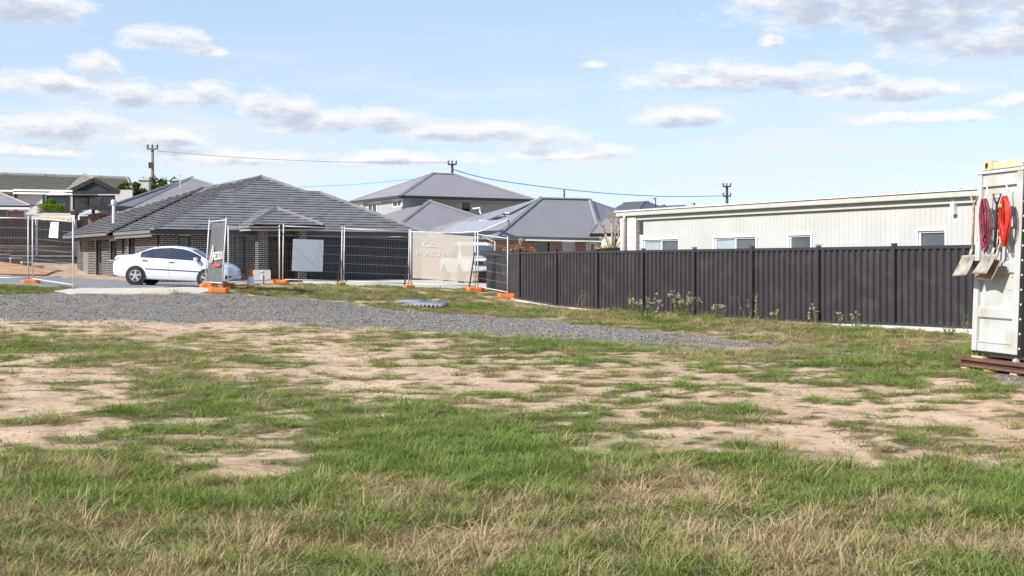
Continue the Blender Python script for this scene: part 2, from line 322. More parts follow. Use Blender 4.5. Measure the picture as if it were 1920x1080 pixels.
GE = np.array([(-900, 548, 590), (0, 552, 592), (200, 552, 597), (420, 553, 598), (500, 556, 601), (640, 568, 607), (740, 582, 613), (900, 592, 622), (1000, 599, 627), (1200, 620, 642), (1400, 638, 655), (1560, 654, 661), (1640, 660, 660), (3000, 660, 660)], float)
GRASS = [  # ground patches with turf: place in the survey picture, radii, density, greenness
    (50, 541, 170, 18, 1, 1), (620, 550, 230, 13, .95, .6), (860, 573, 170, 17, .75, .7), (1230, 600, 260, 20, .85, .45), (1600, 632, 280, 26, .95, .4), (1090, 588, 160, 12, .7, .5), (1310, 592, 140, 10, .9, .85), (1830, 660, 120, 22, .9, .5), (1500, 662, 330, 24, 1, .5), (1760, 672, 190, 26, 1, .65), (1120, 645, 250, 26, 1, .75), (1340, 597, 60, 6, 1, 1), (1570, 617, 130, 8, 1, 1), (700, 556, 240, 12, 1, .55), (1400, 612, 330, 14, 1, .5), (1000, 583, 110, 9, .9, .75),
    (990, 637, 200, 20, 1, .95), (1150, 655, 170, 22, .85, .7), (1400, 672, 240, 20, .9, .45), (1640, 690, 240, 32, .9, .7), (1850, 715, 90, 32, .9, .9), (1130, 695, 100, 12, .6, .6), (880, 668, 80, 12, .5, .4), (1320, 702, 40, 8, .9, .8), (1420, 705, 60, 9, .8, .7),
    (100, 655, 200, 24, .95, .85), (290, 668, 220, 24, .7, .6), (60, 625, 90, 10, .5, .5), (360, 720, 190, 24, .85, .75), (460, 706, 80, 14, .7, .5), (640, 640, 110, 10, .5, .5), (650, 612, 120, 10, .5, .35), (330, 755, 200, 32, .8, .8), (380, 790, 180, 22, .9, .85),
    (600, 745, 90, 16, .6, .45), (700, 800, 230, 44, 1, .9), (110, 775, 110, 16, .75, .6), (40, 728, 50, 8, .5, .7), (1010, 735, 32, 8, 1, 1), (820, 756, 100, 10, .8, .5), (970, 756, 110, 10, .7, .55), (1095, 778, 40, 20, .85, .8), (1130, 826, 60, 18, .8, .7),
    (1360, 786, 105, 17, .9, .6), (1220, 775, 110, 7, .6, .5), (1010, 803, 26, 10, .8, .8), (1570, 756, 70, 10, .7, .7), (1660, 803, 60, 9, .9, .8), (1760, 812, 70, 11, .9, .7), (1840, 826, 40, 11, .9, .85), (1360, 766, 42, 8, .7, .8), (1600, 813, 26, 8, .9, .9), (1710, 766, 44, 7, .6, .5), (1880, 790, 50, 10, .7, .7), (1290, 812, 60, 8, .5, .7), (1410, 826, 30, 8, .8, .7), (1500, 816, 110, 10, .5, .5),
    (880, 840, 300, 40, 1, .95), (130, 862, 240, 34, .95, .55), (1390, 866, 75, 20, 1, .8), (1700, 840, 70, 18, .7, .2), (1580, 850, 40, 10, .6, .4)]
BARE = [(450, 868, 150, 24, 1), (80, 738, 150, 26, .9), (60, 808, 190, 26, .9), (1500, 735, 330, 30, .5), (1180, 805, 260, 26, .4), (1230, 852, 120, 14, .9), (1700, 782, 260, 34, .4), (620, 655, 140, 12, .5), (1480, 852, 60, 12, .8), (1660, 860, 160, 12, .7), (1850, 850, 110, 18, .9)]
DRY = [(480, 1000, 330, 46, 1), (1420, 1050, 330, 40, 1), (620, 955, 200, 26, .8), (820, 1040, 260, 40, .8), (1300, 905, 120, 22, .6), (1620, 890, 200, 26, .45), (200, 880, 260, 24, .6), (1800, 1000, 160, 30, .6), (1560, 985, 140, 26, .6), (1020, 925, 160, 20, .6), (60, 1015, 110, 30, .5)]
LUSH = [(60, 925, 130, 34, 1), (380, 950, 300, 26, .9), (880, 880, 280, 40, .9), (1080, 1000, 200, 40, 1), (1440, 945, 180, 30, .9), (1800, 950, 150, 30, .8), (740, 930, 160, 26, .8), (300, 1060, 160, 30, .6), (560, 1065, 90, 30, .6), (1000, 1060, 160, 26, .5)]
def blob(px, py, L, i=4):
    v = np.zeros_like(px)
    for e in L: v = np.maximum(v, e[i] * np.clip(1.32 - np.hypot((px - e[0]) / e[2], (py - e[1]) / e[3]) * 1.0, 0, 1) ** .8)
    return np.clip(v, 0, 1)
def maps(X, Y):
    z = hbase(X, Y); Ys = np.maximum(Y, 1.0); px, py = topx(X, Ys, z)
    n1 = fbm(X * 1.3, Y * 1.3, 21) - .5; n2 = fbm(X * .5, Y * .5, 31) - .5; n3 = fbm(X * 4.5, Y * 4.5, 41, 3) - .5
    wx = px + n1 * 260; wy = py + n2 * .36 * np.maximum(py - 494, 10) + n3 * .07 * (py - 494)
    top = np.interp(px, GE[:, 0], GE[:, 1]); bot = np.interp(px, GE[:, 0], GE[:, 2])
    soft = 4 + n1 * 12
    gravel = np.clip((wy * .25 + py * .75 - top) / 3 + .5, 0, 1) * np.clip((bot + soft * 1.4 - py) / 20 + .5, 0, 1) * (bot > top + 1.5)
    gravel = gravel * np.clip(1.25 - np.clip((px - 1050) / 620, 0, 1) * (1.0 - 1.6 * n1) + n3 * .5 - .35 * np.clip(n2 * 3, 0, 1), 0, 1)
    gravel = np.maximum(gravel, np.clip(1.4 - np.hypot((px - 1925) / 60, (py - 710) / 15), 0, 1))
    base = np.clip((wy - 838) / 28, 0, 1) * .97
    spots = np.clip((n1 + n3 * 1.3) * 5 - .85, 0, 1) * .6 * np.clip((py - 600) / 20, 0, 1)
    bl = blob(wx, wy, GRASS); strong = np.clip((bl - .55) / .3, 0, 1); veg = np.maximum(np.maximum(base, spots), bl)
    veg = veg * (1 - .95 * blob(wx, wy, BARE)) 
    veg = np.clip(veg * (1 - .26 * (1 - base) * (1 - strong)) + n3 * 2.3 * (veg > .02) * (1 - base * .62) * (1 - .5 * strong) + n1 * .9 * (veg > .02) * (1 - base * .75) * (1 - .5 * strong), 0, 1) * (1 - gravel * .97)
    veg = np.where(Y < 5.9, .97, veg)
    n4 = fbm(X * .9 + 7, Y * .9, 51) - .5; g = .5 + n2 * 1.1 + n1 * 1.0 + n4 * 1.2
    for e in GRASS: k = np.clip(1.4 - np.hypot((wx - e[0]) / e[2], (wy - e[1]) / e[3]), 0, 1); g = g * (1 - k) + (e[5] - .06 + n1 * 1.0 + n4 * 1.1) * k
    g = g - .26 * blob(wx, wy, DRY) + .30 * blob(wx, wy, LUSH) + np.where(py > 860, .15, .05)
    g = np.where(veg < .4, g - .22, g)
    rust = np.clip(1.4 - np.hypot((wx - 850) / 150, (wy - 587) / 5), 0, 1) + .8 * np.clip(1.3 - np.hypot((wx - 490) / 50, (wy - 593) / 6), 0, 1) + .7 * np.clip(1.3 - np.hypot((wx - 1290) / 110, (wy - 636) / 6), 0, 1)
    return np.clip(veg, 0, 1), np.clip(g, 0, 1), np.clip(gravel, 0, 1), np.clip(rust, 0, 1)

def axis(segs):
    out = []
    for a, b, st in segs: out += list(np.arange(a, b, st))
    return np.array(out)
gx = axis([(-900, -200, 100), (-200, -60, 20), (-60, -21, 2.0), (-21, 17, .125), (17, 60, 2), (60, 200, 20), (200, 901, 100)])
gy = axis([(-60, 0, 6), (0, 5.5, .5), (5.5, 30, .11), (30, 48, .16), (48, 66, .6), (66, 120, 3), (120, 300, 20), (300, 1800, 150)])
GX, GY = np.meshgrid(gx, gy); GZ = hgt(GX, GY)
veg, grn, grv, rst = maps(GX, GY)
GZ = GZ + veg * .012 + grv * (fbm(GX * 9, GY * 9, 77, 2) - .5) * .03
me = bpy.data.meshes.new('ground'); nx, ny = len(gx), len(gy)
idx = np.arange(nx * ny).reshape(ny, nx)
fc = np.stack([idx[:-1, :-1], idx[:-1, 1:], idx[1:, 1:], idx[1:, :-1]], -1).reshape(-1, 4)
me.vertices.add(nx * ny); me.vertices.foreach_set('co', np.stack([GX, GY, GZ], -1).ravel())
me.loops.add(fc.size); me.loops.foreach_set('vertex_index', fc.ravel()); me.polygons.add(len(fc)); me.polygons.foreach_set('loop_start', np.arange(len(fc)) * 4)
me.polygons.foreach_set('use_smooth', np.ones(len(fc), bool)); me.update(calc_edges=True)
for nm, a in (('veg', veg), ('gravel', grv), ('rust', rst), ('green', grn)):
    at = me.attributes.new(nm, 'FLOAT', 'POINT'); at.data.foreach_set('value', a.ravel().astype(np.float32))
gm = bpy.data.materials.new('bare_ground'); gm.use_nodes = True; nt = gm.node_tree; p = nt.nodes['Principled BSDF']; p.inputs['Roughness'].default_value = .95; p.inputs['Specular IOR Level'].default_value = .15
def attr(n): a = nd(nt, 'ShaderNodeAttribute', attribute_name=n); return a.outputs['Fac']
geo = nd(nt, 'ShaderNodeNewGeometry')
def nz(s, d=6, r=.6):
    n = nd(nt, 'ShaderNodeTexNoise'); nt.links.new(geo.outputs['Position'], n.inputs['Vector']); n.inputs['Scale'].default_value = s; n.inputs['Detail'].default_value = d; n.inputs['Roughness'].default_value = r; return n.outputs[0]
c = mixc(nt, ramp(nt, nz(.8), .3, .7), (.46, .325, .215), (.575, .435, .31))
c = mixc(nt, mth(nt, 'MULTIPLY', ramp(nt, nz(2.7, 10, .76), .47, .64), .8), c, (.235, .16, .10))
c = mixc(nt, mth(nt, 'MULTIPLY', ramp(nt, nz(.55, 8, .7), .52, .66), .5), c, (.27, .175, .115))
c = mixc(nt, mth(nt, 'MULTIPLY', ramp(nt, nz(24, 4), .56, .75), .55), c, (.21, .155, .11))
c = mixc(nt, mth(nt, 'MULTIPLY', ramp(nt, nz(75, 3), .62, .72), .6), c, (.13, .10, .075))
c = mixc(nt, mth(nt, 'MULTIPLY', attr('rust'), .85), c, (.19, .07, .025))
vor = nd(nt, 'ShaderNodeTexVoronoi'); nt.links.new(geo.outputs['Position'], vor.inputs['Vector']); vor.inputs['Scale'].default_value = 34
gc = mixc(nt, vor.outputs['Color'], (.10, .093, .082), (.34, .312, .275))
gc = mixc(nt, mth(nt, 'MULTIPLY', ramp(nt, nz(1.1, 7, .7), .5, .66), .7), gc, (.35, .255, .175))
vg = attr('veg'); c = mixc(nt, mth(nt, 'MULTIPLY', ramp(nt, mth(nt, 'ADD', vg, mth(nt, 'MULTIPLY', mth(nt, 'SUBTRACT', nz(9), .5), .6)), .08, .5), .9), c, mixc(nt, attr('green'), (.155, .115, .065), (.085, .088, .032)))
ga = attr('gravel'); gk = ramp(nt, mth(nt, 'ADD', ga, mth(nt, 'MULTIPLY', mth(nt, 'SUBTRACT', nz(7), .5), .9)), .3, .62)
c = mixc(nt, gk, c, gc); nt.links.new(c, p.inputs['Base Color'])
b = nd(nt, 'ShaderNodeBump'); b.inputs['Strength'].default_value = .7; b.inputs['Distance'].default_value = .03
nt.links.new(mth(nt, 'ADD', nz(11, 8, .65), mth(nt, 'MULTIPLY', mth(nt, 'MULTIPLY', vor.outputs['Distance'], gk), 1.5)), b.inputs['Height']); nt.links.new(b.outputs[0], p.inputs['Normal'])
tag(link('ground', me, gm), 'bare sandy building plot with worn soil and a gravel track', kind='structure')

def drape(name, poly, mt, dz, step=.5, label=None, thick=.12):
    """a sheet that follows the terrain inside a plan polygon"""
    bm = bmesh.new(); f = bm.faces.new([bm.verts.new((x, y, 0)) for x, y in poly])
    xs = [q[0] for q in poly]; ys = [q[1] for q in poly]
    for ax, lo, hi in ((0, min(xs), max(xs)), (1, min(ys), max(ys))):
        t = lo + step
        while t < hi:
            co = Vector((t, 0, 0)) if ax == 0 else Vector((0, t, 0)); no = Vector((1, 0, 0)) if ax == 0 else Vector((0, 1, 0))
            bmesh.ops.bisect_plane(bm, geom=bm.verts[:] + bm.edges[:] + bm.faces[:], plane_co=co, plane_no=no); t += step
    for v in bm.verts: v.co.z = hz1(v.co.x, v.co.y) + dz
    r = bmesh.ops.extrude_face_region(bm, geom=bm.faces[:])
    for v in [g for g in r['geom'] if isinstance(g, bmesh.types.BMVert)]: v.co.z -= thick
    bmesh.ops.recalc_face_normals(bm, faces=bm.faces); m = bpy.data.meshes.new(name); bm.to_mesh(m); bm.free()
    return tag(link(name, m, mt), label, kind='structure')
drape('road', [(-60, 38.5), (-18, 39.8), (-13.6, 38.3), (-10.2, 37.6), (-9.7, 40.4), (-9.2, 43.6), (-7.4, 47.2), (-7.4, 51.6), (-12, 52.2), (-17, 53.2), (-19, 52.3), (-21, 48.2), (-60, 46)], M['asphalt'], .05, 1.0)
drape('footpath', [(-13.2, 36.9), (-12.4, 36.0), (-8.7, 35.7), (-8.5, 36.6), (-9.6, 37.9), (-10.2, 37.55), (-12.9, 38.1)], M['path'], .03, .6)
drape('driveway', [(-9.9, 58.9), (-7.38, 51.6), (-7.38, 47.25), (-3.6, 47.3), (.6, 46.6), (2.2, 50), (3.0, 60), (-4.0, 62.6)], M['path'], .06, 1.0)
drape('kerb', [(-10.5, 52.05), (-10.4, 51.75), (-7.4, 51.3), (-7.4, 51.58)], M['path'], .10, .6)

# ------------------------------------------------------------------ turf: one uncountable mass of blades
def clump_mesh(nm, n, rad, hmin, hmax, lean, width, mt, seed, droop=.5):
    r = np.random.default_rng(seed); V = []; Fc = []
    for _ in range(n):
        a = r.random() * 6.283; q = rad * math.sqrt(r.random()); bx, by = q * math.cos(a), q * math.sin(a)
        L = hmin + (hmax - hmin) * r.random(); d = a + r.normal() * .9; ln = lean * (.35 + r.random()); w = width * (.7 + .6 * r.random())
        dx, dy = math.cos(d), math.sin(d); sx_, sy_ = -dy * w / 2, dx * w / 2; b0 = len(V)
        for t, ww in ((0, 1), (.4, .95), (.75, .65)):
            h = L * (t - droop * ln * t * t * .6); o = L * ln * (t * .5 + t * t * .7)
            V += [(bx + dx * o - sx_ * ww, by + dy * o - sy_ * ww, h), (bx + dx * o + sx_ * ww, by + dy * o + sy_ * ww, h)]
        h = L * (1 - droop * ln * .6); o = L * ln * 1.2; V.append((bx + dx * o, by + dy * o, max(h, .01)))
        Fc += [(b0, b0 + 1, b0 + 3, b0 + 2), (b0 + 2, b0 + 3, b0 + 5, b0 + 4), (b0 + 4, b0 + 5, b0 + 6)]
    m = bpy.data.meshes.new(nm); m.from_pydata(V, [], Fc); m.materials.append(mt); return m
tm = bpy.data.materials.new('turf_blade'); tm.use_nodes = True; nt = tm.node_tree; nt.nodes.remove(nt.nodes['Principled BSDF'])
ta = nd(nt, 'ShaderNodeAttribute', attribute_type='INSTANCER', attribute_name='tint').outputs['Fac']; rnd = nd(nt, 'ShaderNodeNewGeometry').outputs['Random Per Island']
cr = nd(nt, 'ShaderNodeValToRGB'); nt.links.new(mth(nt, 'ADD', ta, mth(nt, 'MULTIPLY', mth(nt, 'SUBTRACT', rnd, .5), .6)), cr.inputs[0])
els = cr.color_ramp.elements; els[0].position = 0; els[0].color = (.52, .39, .24, 1); els[1].position = 1; els[1].color = (.165, .28, .05, 1)
for pos, col in ((.2, (.47, .36, .20)), (.42, (.31, .285, .12)), (.68, (.21, .265, .068))): e = els.new(pos); e.color = (*col, 1)
df = nd(nt, 'ShaderNodeBsdfDiffuse'); tl = nd(nt, 'ShaderNodeBsdfTranslucent'); mx = nd(nt, 'ShaderNodeMixShader'); mx.inputs[0].default_value = .35
cc = mixc(nt, mth(nt, 'MULTIPLY', rnd, .35), cr.outputs[0], (.30, .27, .12))
for s in (df, tl): nt.links.new(cc, s.inputs[0])
nt.links.new(df.outputs[0], mx.inputs[1]); nt.links.new(tl.outputs[0], mx.inputs[2]); nt.links.new(mx.outputs[0], nt.nodes['Material Output'].inputs[0])
cc_col = bpy.data.collections.new('turf_clumps')
for i, a in enumerate(((40, .075, .04, .09, 1.0, .0034), (34, .08, .045, .115, 1.15, .0033), (44, .07, .028, .07, .85, .0033), (46, .085, .018, .045, .9, .0038), (32, .07, .028, .08, .85, .0028), (22, .06, .02, .05, 1.2, .0075))):
    cc_col.objects.link(bpy.data.objects.new('clump_%d' % i, clump_mesh('clump_%d' % i, a[0], a[1], a[2], a[3], a[4], a[5], tm, 50 + i)))
pts = []; rots = []; scl = []; tin = []; var = []
for y0, y1, dn, sc in ((4.6, 9.5, 330, 1.05), (9.5, 15, 210, 1.2), (15, 25, 110, 1.45), (25, 47, 52, 1.8)):
    area = (y1 - y0) * (.82 * y1 + 3); n = int(area * dn)
    X = (RNG.random(n) - .5) * (.82 * y1 + 3); Y = y0 + (y1 - y0) * RNG.random(n)
    k = np.abs(X) < .41 * Y + 1.4; X, Y = X[k], Y[k]
    v, g, gr, ru = maps(X, Y)
    k = RNG.random(len(X)) < np.clip(v * 1.15 - .06, 0, 1)
    # plan areas that are paved or beyond the boundary fence carry no turf
    k &= ~((Y > 42.5 - 1.81 * (X - .27)) & (X > -.2)) & ~((Y > 35.6) & (X > -13.1) & (X < -8.6) & (Y < 41)) & ~((Y > 38.2) & (X < -9.2)) & ~((Y > 46.2))
    k &= ~((X > 6.0 + (17.3 - Y) * .24) & (Y < 17.4))
    X, Y, v, g = X[k], Y[k], v[k], g[k]; Z = hgt(X, Y) + v * .008
    px, py = topx(X, Y, Z)
    tall = (.42 + .5 * v) * np.clip(1.5 * fbm(X * 2.1, Y * 2.1, 61) + 1.5 * fbm(X * 6, Y * 6, 81, 2) - .62, .22, 1.7) * np.where(py > 840, .8, np.where(py > 600, .62, .8))
    pts.append(np.stack([X, Y, Z - .004], -1)); rots.append(np.stack([RNG.normal(0, .12, len(X)), RNG.normal(0, .12, len(X)), RNG.random(len(X)) * 6.28], -1))
    s = sc * np.clip(np.exp(RNG.normal(0, .3, len(X))), .55, 1.75); scl.append(np.stack([s, s, s / sc * (1 + (sc - 1) * .55) * tall * 1.15], -1))
    t = np.clip(g + RNG.normal(0, .2, len(X)) + (fbm(X * 3.5, Y * 3.5, 71, 3) - .5) * 1.1, 0, 1); tin.append(t)
    rr = RNG.random(len(X)); vv = np.where(rr < .3, 0, np.where(rr < .5, 1, np.where(rr < .75, 2, 3)))
    vv = np.where((t < .3) & (RNG.random(len(X)) < .45), 4, vv); vv = np.where((v < .55) & (RNG.random(len(X)) < .55), np.where(RNG.random(len(X)) < .5, 3, 5), vv); var.append(vv)
pts = np.concatenate(pts); rots = np.concatenate(rots); scl = np.concatenate(scl); tin = np.concatenate(tin); var = np.concatenate(var)
me = bpy.data.meshes.new('grass'); me.vertices.add(len(pts)); me.vertices.foreach_set('co', pts.ravel())
for nm, ty, key, a in (('rot', 'FLOAT_VECTOR', 'vector', rots), ('scl', 'FLOAT_VECTOR', 'vector', scl), ('tint', 'FLOAT', 'value', tin), ('pick', 'INT', 'value', var)):
    at = me.attributes.new(nm, ty, 'POINT'); at.data.foreach_set(key, a.ravel().astype(np.int32 if ty == 'INT' else np.float32))
grass = link('grass', me, tm); tag(grass, 'patchy green and straw coloured turf over the bare plot', 'grass', kind='stuff')
gn = bpy.data.node_groups.new('turf', 'GeometryNodeTree'); gn.interface.new_socket('Geometry', in_out='INPUT', socket_type='NodeSocketGeometry'); gn.interface.new_socket('Geometry', in_out='OUTPUT', socket_type='NodeSocketGeometry')
gi = nd(gn, 'NodeGroupInput'); go = nd(gn, 'NodeGroupOutput'); ip = nd(gn, 'GeometryNodeInstanceOnPoints'); ci = nd(gn, 'GeometryNodeCollectionInfo')
ci.inputs[0].default_value = cc_col; ci.inputs[1].default_value = True; ci.inputs[2].default_value = True
def named(n, t): a = nd(gn, 'GeometryNodeInputNamedAttribute', data_type=t); a.inputs[0].default_value = n; return a.outputs[0]
gn.links.new(gi.outputs[0], ip.inputs['Points']); gn.links.new(ci.outputs[0], ip.inputs['Instance']); ip.inputs['Pick Instance'].default_value = True
gn.links.new(named('pick', 'INT'), ip.inputs['Instance Index']); gn.links.new(named('rot', 'FLOAT_VECTOR'), ip.inputs['Rotation']); gn.links.new(named('scl', 'FLOAT_VECTOR'), ip.inputs['Scale'])
gn.links.new(ip.outputs[0], go.inputs[0])
grass.modifiers.new('turf', 'NODES').node_group = gn

# ------------------------------------------------------------------ loose stones and clods
def lump(nm, seed, mt):
    bm = bmesh.new(); bmesh.ops.create_icosphere(bm, subdivisions=1, radius=1); r = random.Random(seed)
    for v in bm.verts: v.co *= r.uniform(.65, 1.1); v.co.z *= .6
    m = bpy.data.meshes.new(nm); bm.to_mesh(m); bm.free(); m.materials.append(mt); return m
sm = bpy.data.materials.new('loose_stone'); sm.use_nodes = True; nt = sm.node_tree; p = nt.nodes['Principled BSDF']; p.inputs['Roughness'].default_value = .9
st_ = nd(nt, 'ShaderNodeAttribute', attribute_type='INSTANCER', attribute_name='tint').outputs['Fac']; cr = nd(nt, 'ShaderNodeValToRGB'); nt.links.new(st_, cr.inputs[0])
els = cr.color_ramp.elements; els[0].position = 0; els[0].color = (.08, .077, .072, 1); els[1].position = 1; els[1].color = (.42, .32, .23, 1); e = els.new(.6); e.color = (.31, .29, .262, 1); nt.links.new(cr.outputs[0], p.inputs['Base Color'])
sc_col = bpy.data.collections.new('stone_kinds')
for i in range(4): sc_col.objects.link(bpy.data.objects.new('stone_%d' % i, lump('stone_%d' % i, 200 + i, sm)))
n = 150000; Y = 6 + 32 * RNG.random(n) ** .8; X = (RNG.random(n) - .5) * 2 * (.41 * Y + 1); v, g, gr, ru = maps(X, Y)
k = RNG.random(n) < np.where(gr > .25, gr * .75, np.clip(.22 - v, 0, .3) * .55 + .012); k &= ~((Y > 42.5 - 1.81 * (X - .27)) & (X > -.2)); X, Y, gr = X[k], Y[k], gr[k]
me = bpy.data.meshes.new('loose_stones'); s = np.where(gr > .25, .012 + .022 * RNG.random(len(X)) ** 2, .004 + .016 * RNG.random(len(X)) ** 3)
me.vertices.add(len(X)); me.vertices.foreach_set('co', np.stack([X, Y, hgt(X, Y) + .004], -1).ravel())
for nm, ty, key, a_ in (('rot', 'FLOAT_VECTOR', 'vector', RNG.random((len(X), 3)) * 6.28 * np.array([.1, .1, 1])), ('scl', 'FLOAT_VECTOR', 'vector', np.stack([s, s, s], -1)), ('tint', 'FLOAT', 'value', np.where(gr > .25, RNG.random(len(X)) * .62, .4 + .6 * RNG.random(len(X)))), ('pick', 'INT', 'value', RNG.integers(0, 4, len(X)))):
    at = me.attributes.new(nm, ty, 'POINT'); at.data.foreach_set(key, a_.ravel().astype(np.int32 if ty == 'INT' else np.float32))
stones = link('loose_stones', me, sm); tag(stones, 'loose grey stones and clods scattered over track and soil', 'stones', kind='stuff'); g2 = gn.copy(); stones.modifiers.new('scatter', 'NODES').node_group = g2
for n_ in g2.nodes:
    if n_.bl_idname == 'GeometryNodeCollectionInfo': n_.inputs[0].default_value = sc_col
print('turf clumps', len(pts), 'stones', len(X))
# ------------------------------------------------------------------ generic building pieces
UP = Vector((0, 0, 1))
class Frame:
    """a vertical wall plane: origin, direction along it, outward normal"""
    def __init__(s, o, ex, n): s.o = Vector(o); s.ex = Vector(ex).normalized(); s.n = Vector(n).normalized()
    def P(s, a, z, d=0): return Vector((s.o.x, s.o.y, 0)) + s.ex * a + UP * z + s.n * d
    def a(s, px, py=480): return (ray_plane(px, py, s.o, s.n) - s.o).dot(s.ex)
    def z(s, px, py): return ray_plane(px, py, s.o, s.n).z
    def box(s, mb, a0, a1, z0, z1, d0, d1): return mb.box(s.P((a0 + a1) / 2, (z0 + z1) / 2, (d0 + d1) / 2), (abs(a1 - a0), abs(d1 - d0), abs(z1 - z0)), (s.ex, s.n, UP))
def cells(a0, a1, z0, z1, ops):
    A = sorted({a0, a1, *[min(max(v, a0), a1) for o in ops for v in o[:2]]}); Z = sorted({z0, z1, *[min(max(v, z0), z1) for o in ops for v in o[2:4]]})
    return [(A[i], A[i + 1], Z[j], Z[j + 1]) for i in range(len(A) - 1) for j in range(len(Z) - 1)
            if not any(o[0] - 1e-6 <= A[i] and A[i + 1] <= o[1] + 1e-6 and o[2] - 1e-6 <= Z[j] and Z[j + 1] <= o[3] + 1e-6 for o in ops)]
def brick_wall(parent, fr, a0, a1, z0, z1, ops, bm, mm, L=.24, H=.086, limit=0, g=.019, proud=.012, name='wall', pieces=None):
    mb = MB(); cl = cells(a0, a1, z0, z1, ops)
    for c in cl: fr.box(mb, *c, -.11, 0)
    mb.build(name, mm, parent)
    out = [] if pieces is None else pieces; row = 0; z = z0
    while z < z1 - .02:
        zt = min(z + H - g, z1); a = a0 - (L / 2 if row % 2 else 0)
        while a < a1:
            segs = [(max(a, a0), min(a + L - g, a1))]
            for o in ops:
                if o[2] < zt - .01 and o[3] > z + .01:
                    segs = [q for s in segs for q in ((s[0], min(s[1], o[0])), (max(s[0], o[1]), s[1])) if q[1] - q[0] > .02]
            for s in segs:
                if s[1] - s[0] > .02:
                    m = MB(); fr.box(m, s[0], s[1], z, zt, -.03, proud + random.uniform(-.003, .003)); out.append((m.v, m.f))
            a += L
        z += H; row += 1
    if pieces is None: emit_pieces(out, 'brick', bm, parent, quad_area_px, limit, 'brickwork')
def window(parent, fr, a0, a1, z0, z1, fm, pm, w=.05, depth=-.07, mull=(), name='window', proud=.03, blind=None):
    mb = MB()
    for b in ((a0, a1, z0, z0 + w), (a0, a1, z1 - w, z1), (a0, a0 + w, z0 + w, z1 - w), (a1 - w, a1, z0 + w, z1 - w)): fr.box(mb, *b, depth - .03, depth + proud)
    for m in mull: fr.box(mb, m - w / 2, m + w / 2, z0 + w, z1 - w, depth - .03, depth + proud - .004)
    o = mb.build(name, fm, parent)
    ed = [a0 + w] + [m for m in mull] + [a1 - w]
    for i in range(len(ed) - 1):
        m = MB(); fr.box(m, ed[i] + (w / 2 if i else 0), ed[i + 1] - (w / 2 if i < len(ed) - 2 else 0), z0 + w, z1 - w, depth - .025, depth - .012)
        m.build('pane', pm[i] if isinstance(pm, (list, tuple)) else pm, o)
    return o
def clip_poly(P, axis, v, keep_less):
    out = []
    for i in range(len(P)):
        a, b = P[i], P[(i + 1) % len(P)]; ia = (a[axis] <= v) == keep_less; ib = (b[axis] <= v) == keep_less
        if ia: out.append(a)
        if ia != ib: t = (v - a[axis]) / (b[axis] - a[axis]); out.append(tuple(a[k] + (b[k] - a[k]) * t for k in (0, 1)))
    return out
def tile_face(pts, ex, gauge=.32, width=.3, rise=.036, stagger=True):
    """overlapping roof tiles laid over a planar polygon; ex runs along the eave"""
    o = pts[0]; n = Vector((0, 0, 0))
    for i in range(1, len(pts) - 1): n += (pts[i] - o).cross(pts[i + 1] - o)
    n.normalize()
    if n.z < 0: n = -n
    ex = (ex - n * ex.dot(n)).normalized(); es = n.cross(ex)
    if es.z < 0: es = -es
    P = [((p - o).dot(ex), (p - o).dot(es)) for p in pts]; b0 = min(q[1] for q in P); b1 = max(q[1] for q in P); out = []; r = 0; b = b0
    while b < b1:
        row = clip_poly(clip_poly(P, 1, b, False), 1, b + gauge, True)
        if len(row) >= 3:
            lo = min(q[0] for q in row); hi = max(q[0] for q in row); a = math.floor(lo / width) * width - (width / 2 if r % 2 and stagger else 0)
            while a < hi:
                t = clip_poly(clip_poly(row, 0, a, False), 0, a + width - .006, True)
                if len(t) >= 3 and (max(q[0] for q in t) - min(q[0] for q in t)) > .02:
                    j = random.uniform(0, .010); k = len(t); h = [rise * (1 - (q[1] - b) / gauge) + .012 + j for q in t]
                    v = [o + ex * q[0] + es * q[1] + n * hh for q, hh in zip(t, h)] + [o + ex * q[0] + es * q[1] + n * (hh - .022) for q, hh in zip(t, h)]
                    out.append((v, [tuple(range(k)), tuple(reversed(range(k, 2 * k)))] + [(i, i + k, (i + 1) % k + k, (i + 1) % k) for i in range(k)]))
                a += width
        b += gauge; r += 1
    return out
def roof_face(parent, pts, mt, name='roof', thick=.05, ex=None):
    """steel roof plane with UV along the eave for the corrugation"""
    pts = [Vector(p) for p in pts]; n = (pts[1] - pts[0]).cross(pts[-1] - pts[0]).normalized(); eye = Vector((0, 0, CAMZ))
    for i in range(2, len(pts) - 1): d = pts[i] - eye; pts[i] = eye + d * ((pts[0] - eye).dot(n) / d.dot(n))     # keep the plane flat
    if n.z < 0: n = -n
    h = Vector((n.y, -n.x, 0)).normalized() if ex is None else ex; s = n.cross(h)
    mb = MB().prism(pts, -n * thick); o = mb.build(name, mt, parent); me = o.data; uv = me.uv_layers.new(name='UVMap')
    for l in me.loops: c = me.vertices[l.vertex_index].co; uv.data[l.index].uv = (c.dot(h), c.dot(s))
    return o
def flat4(a, b, c, p):
    n = (b - a).cross(c - a); eye = Vector((0, 0, CAMZ)); d = p - eye; return eye + d * ((a - eye).dot(n) / d.dot(n))
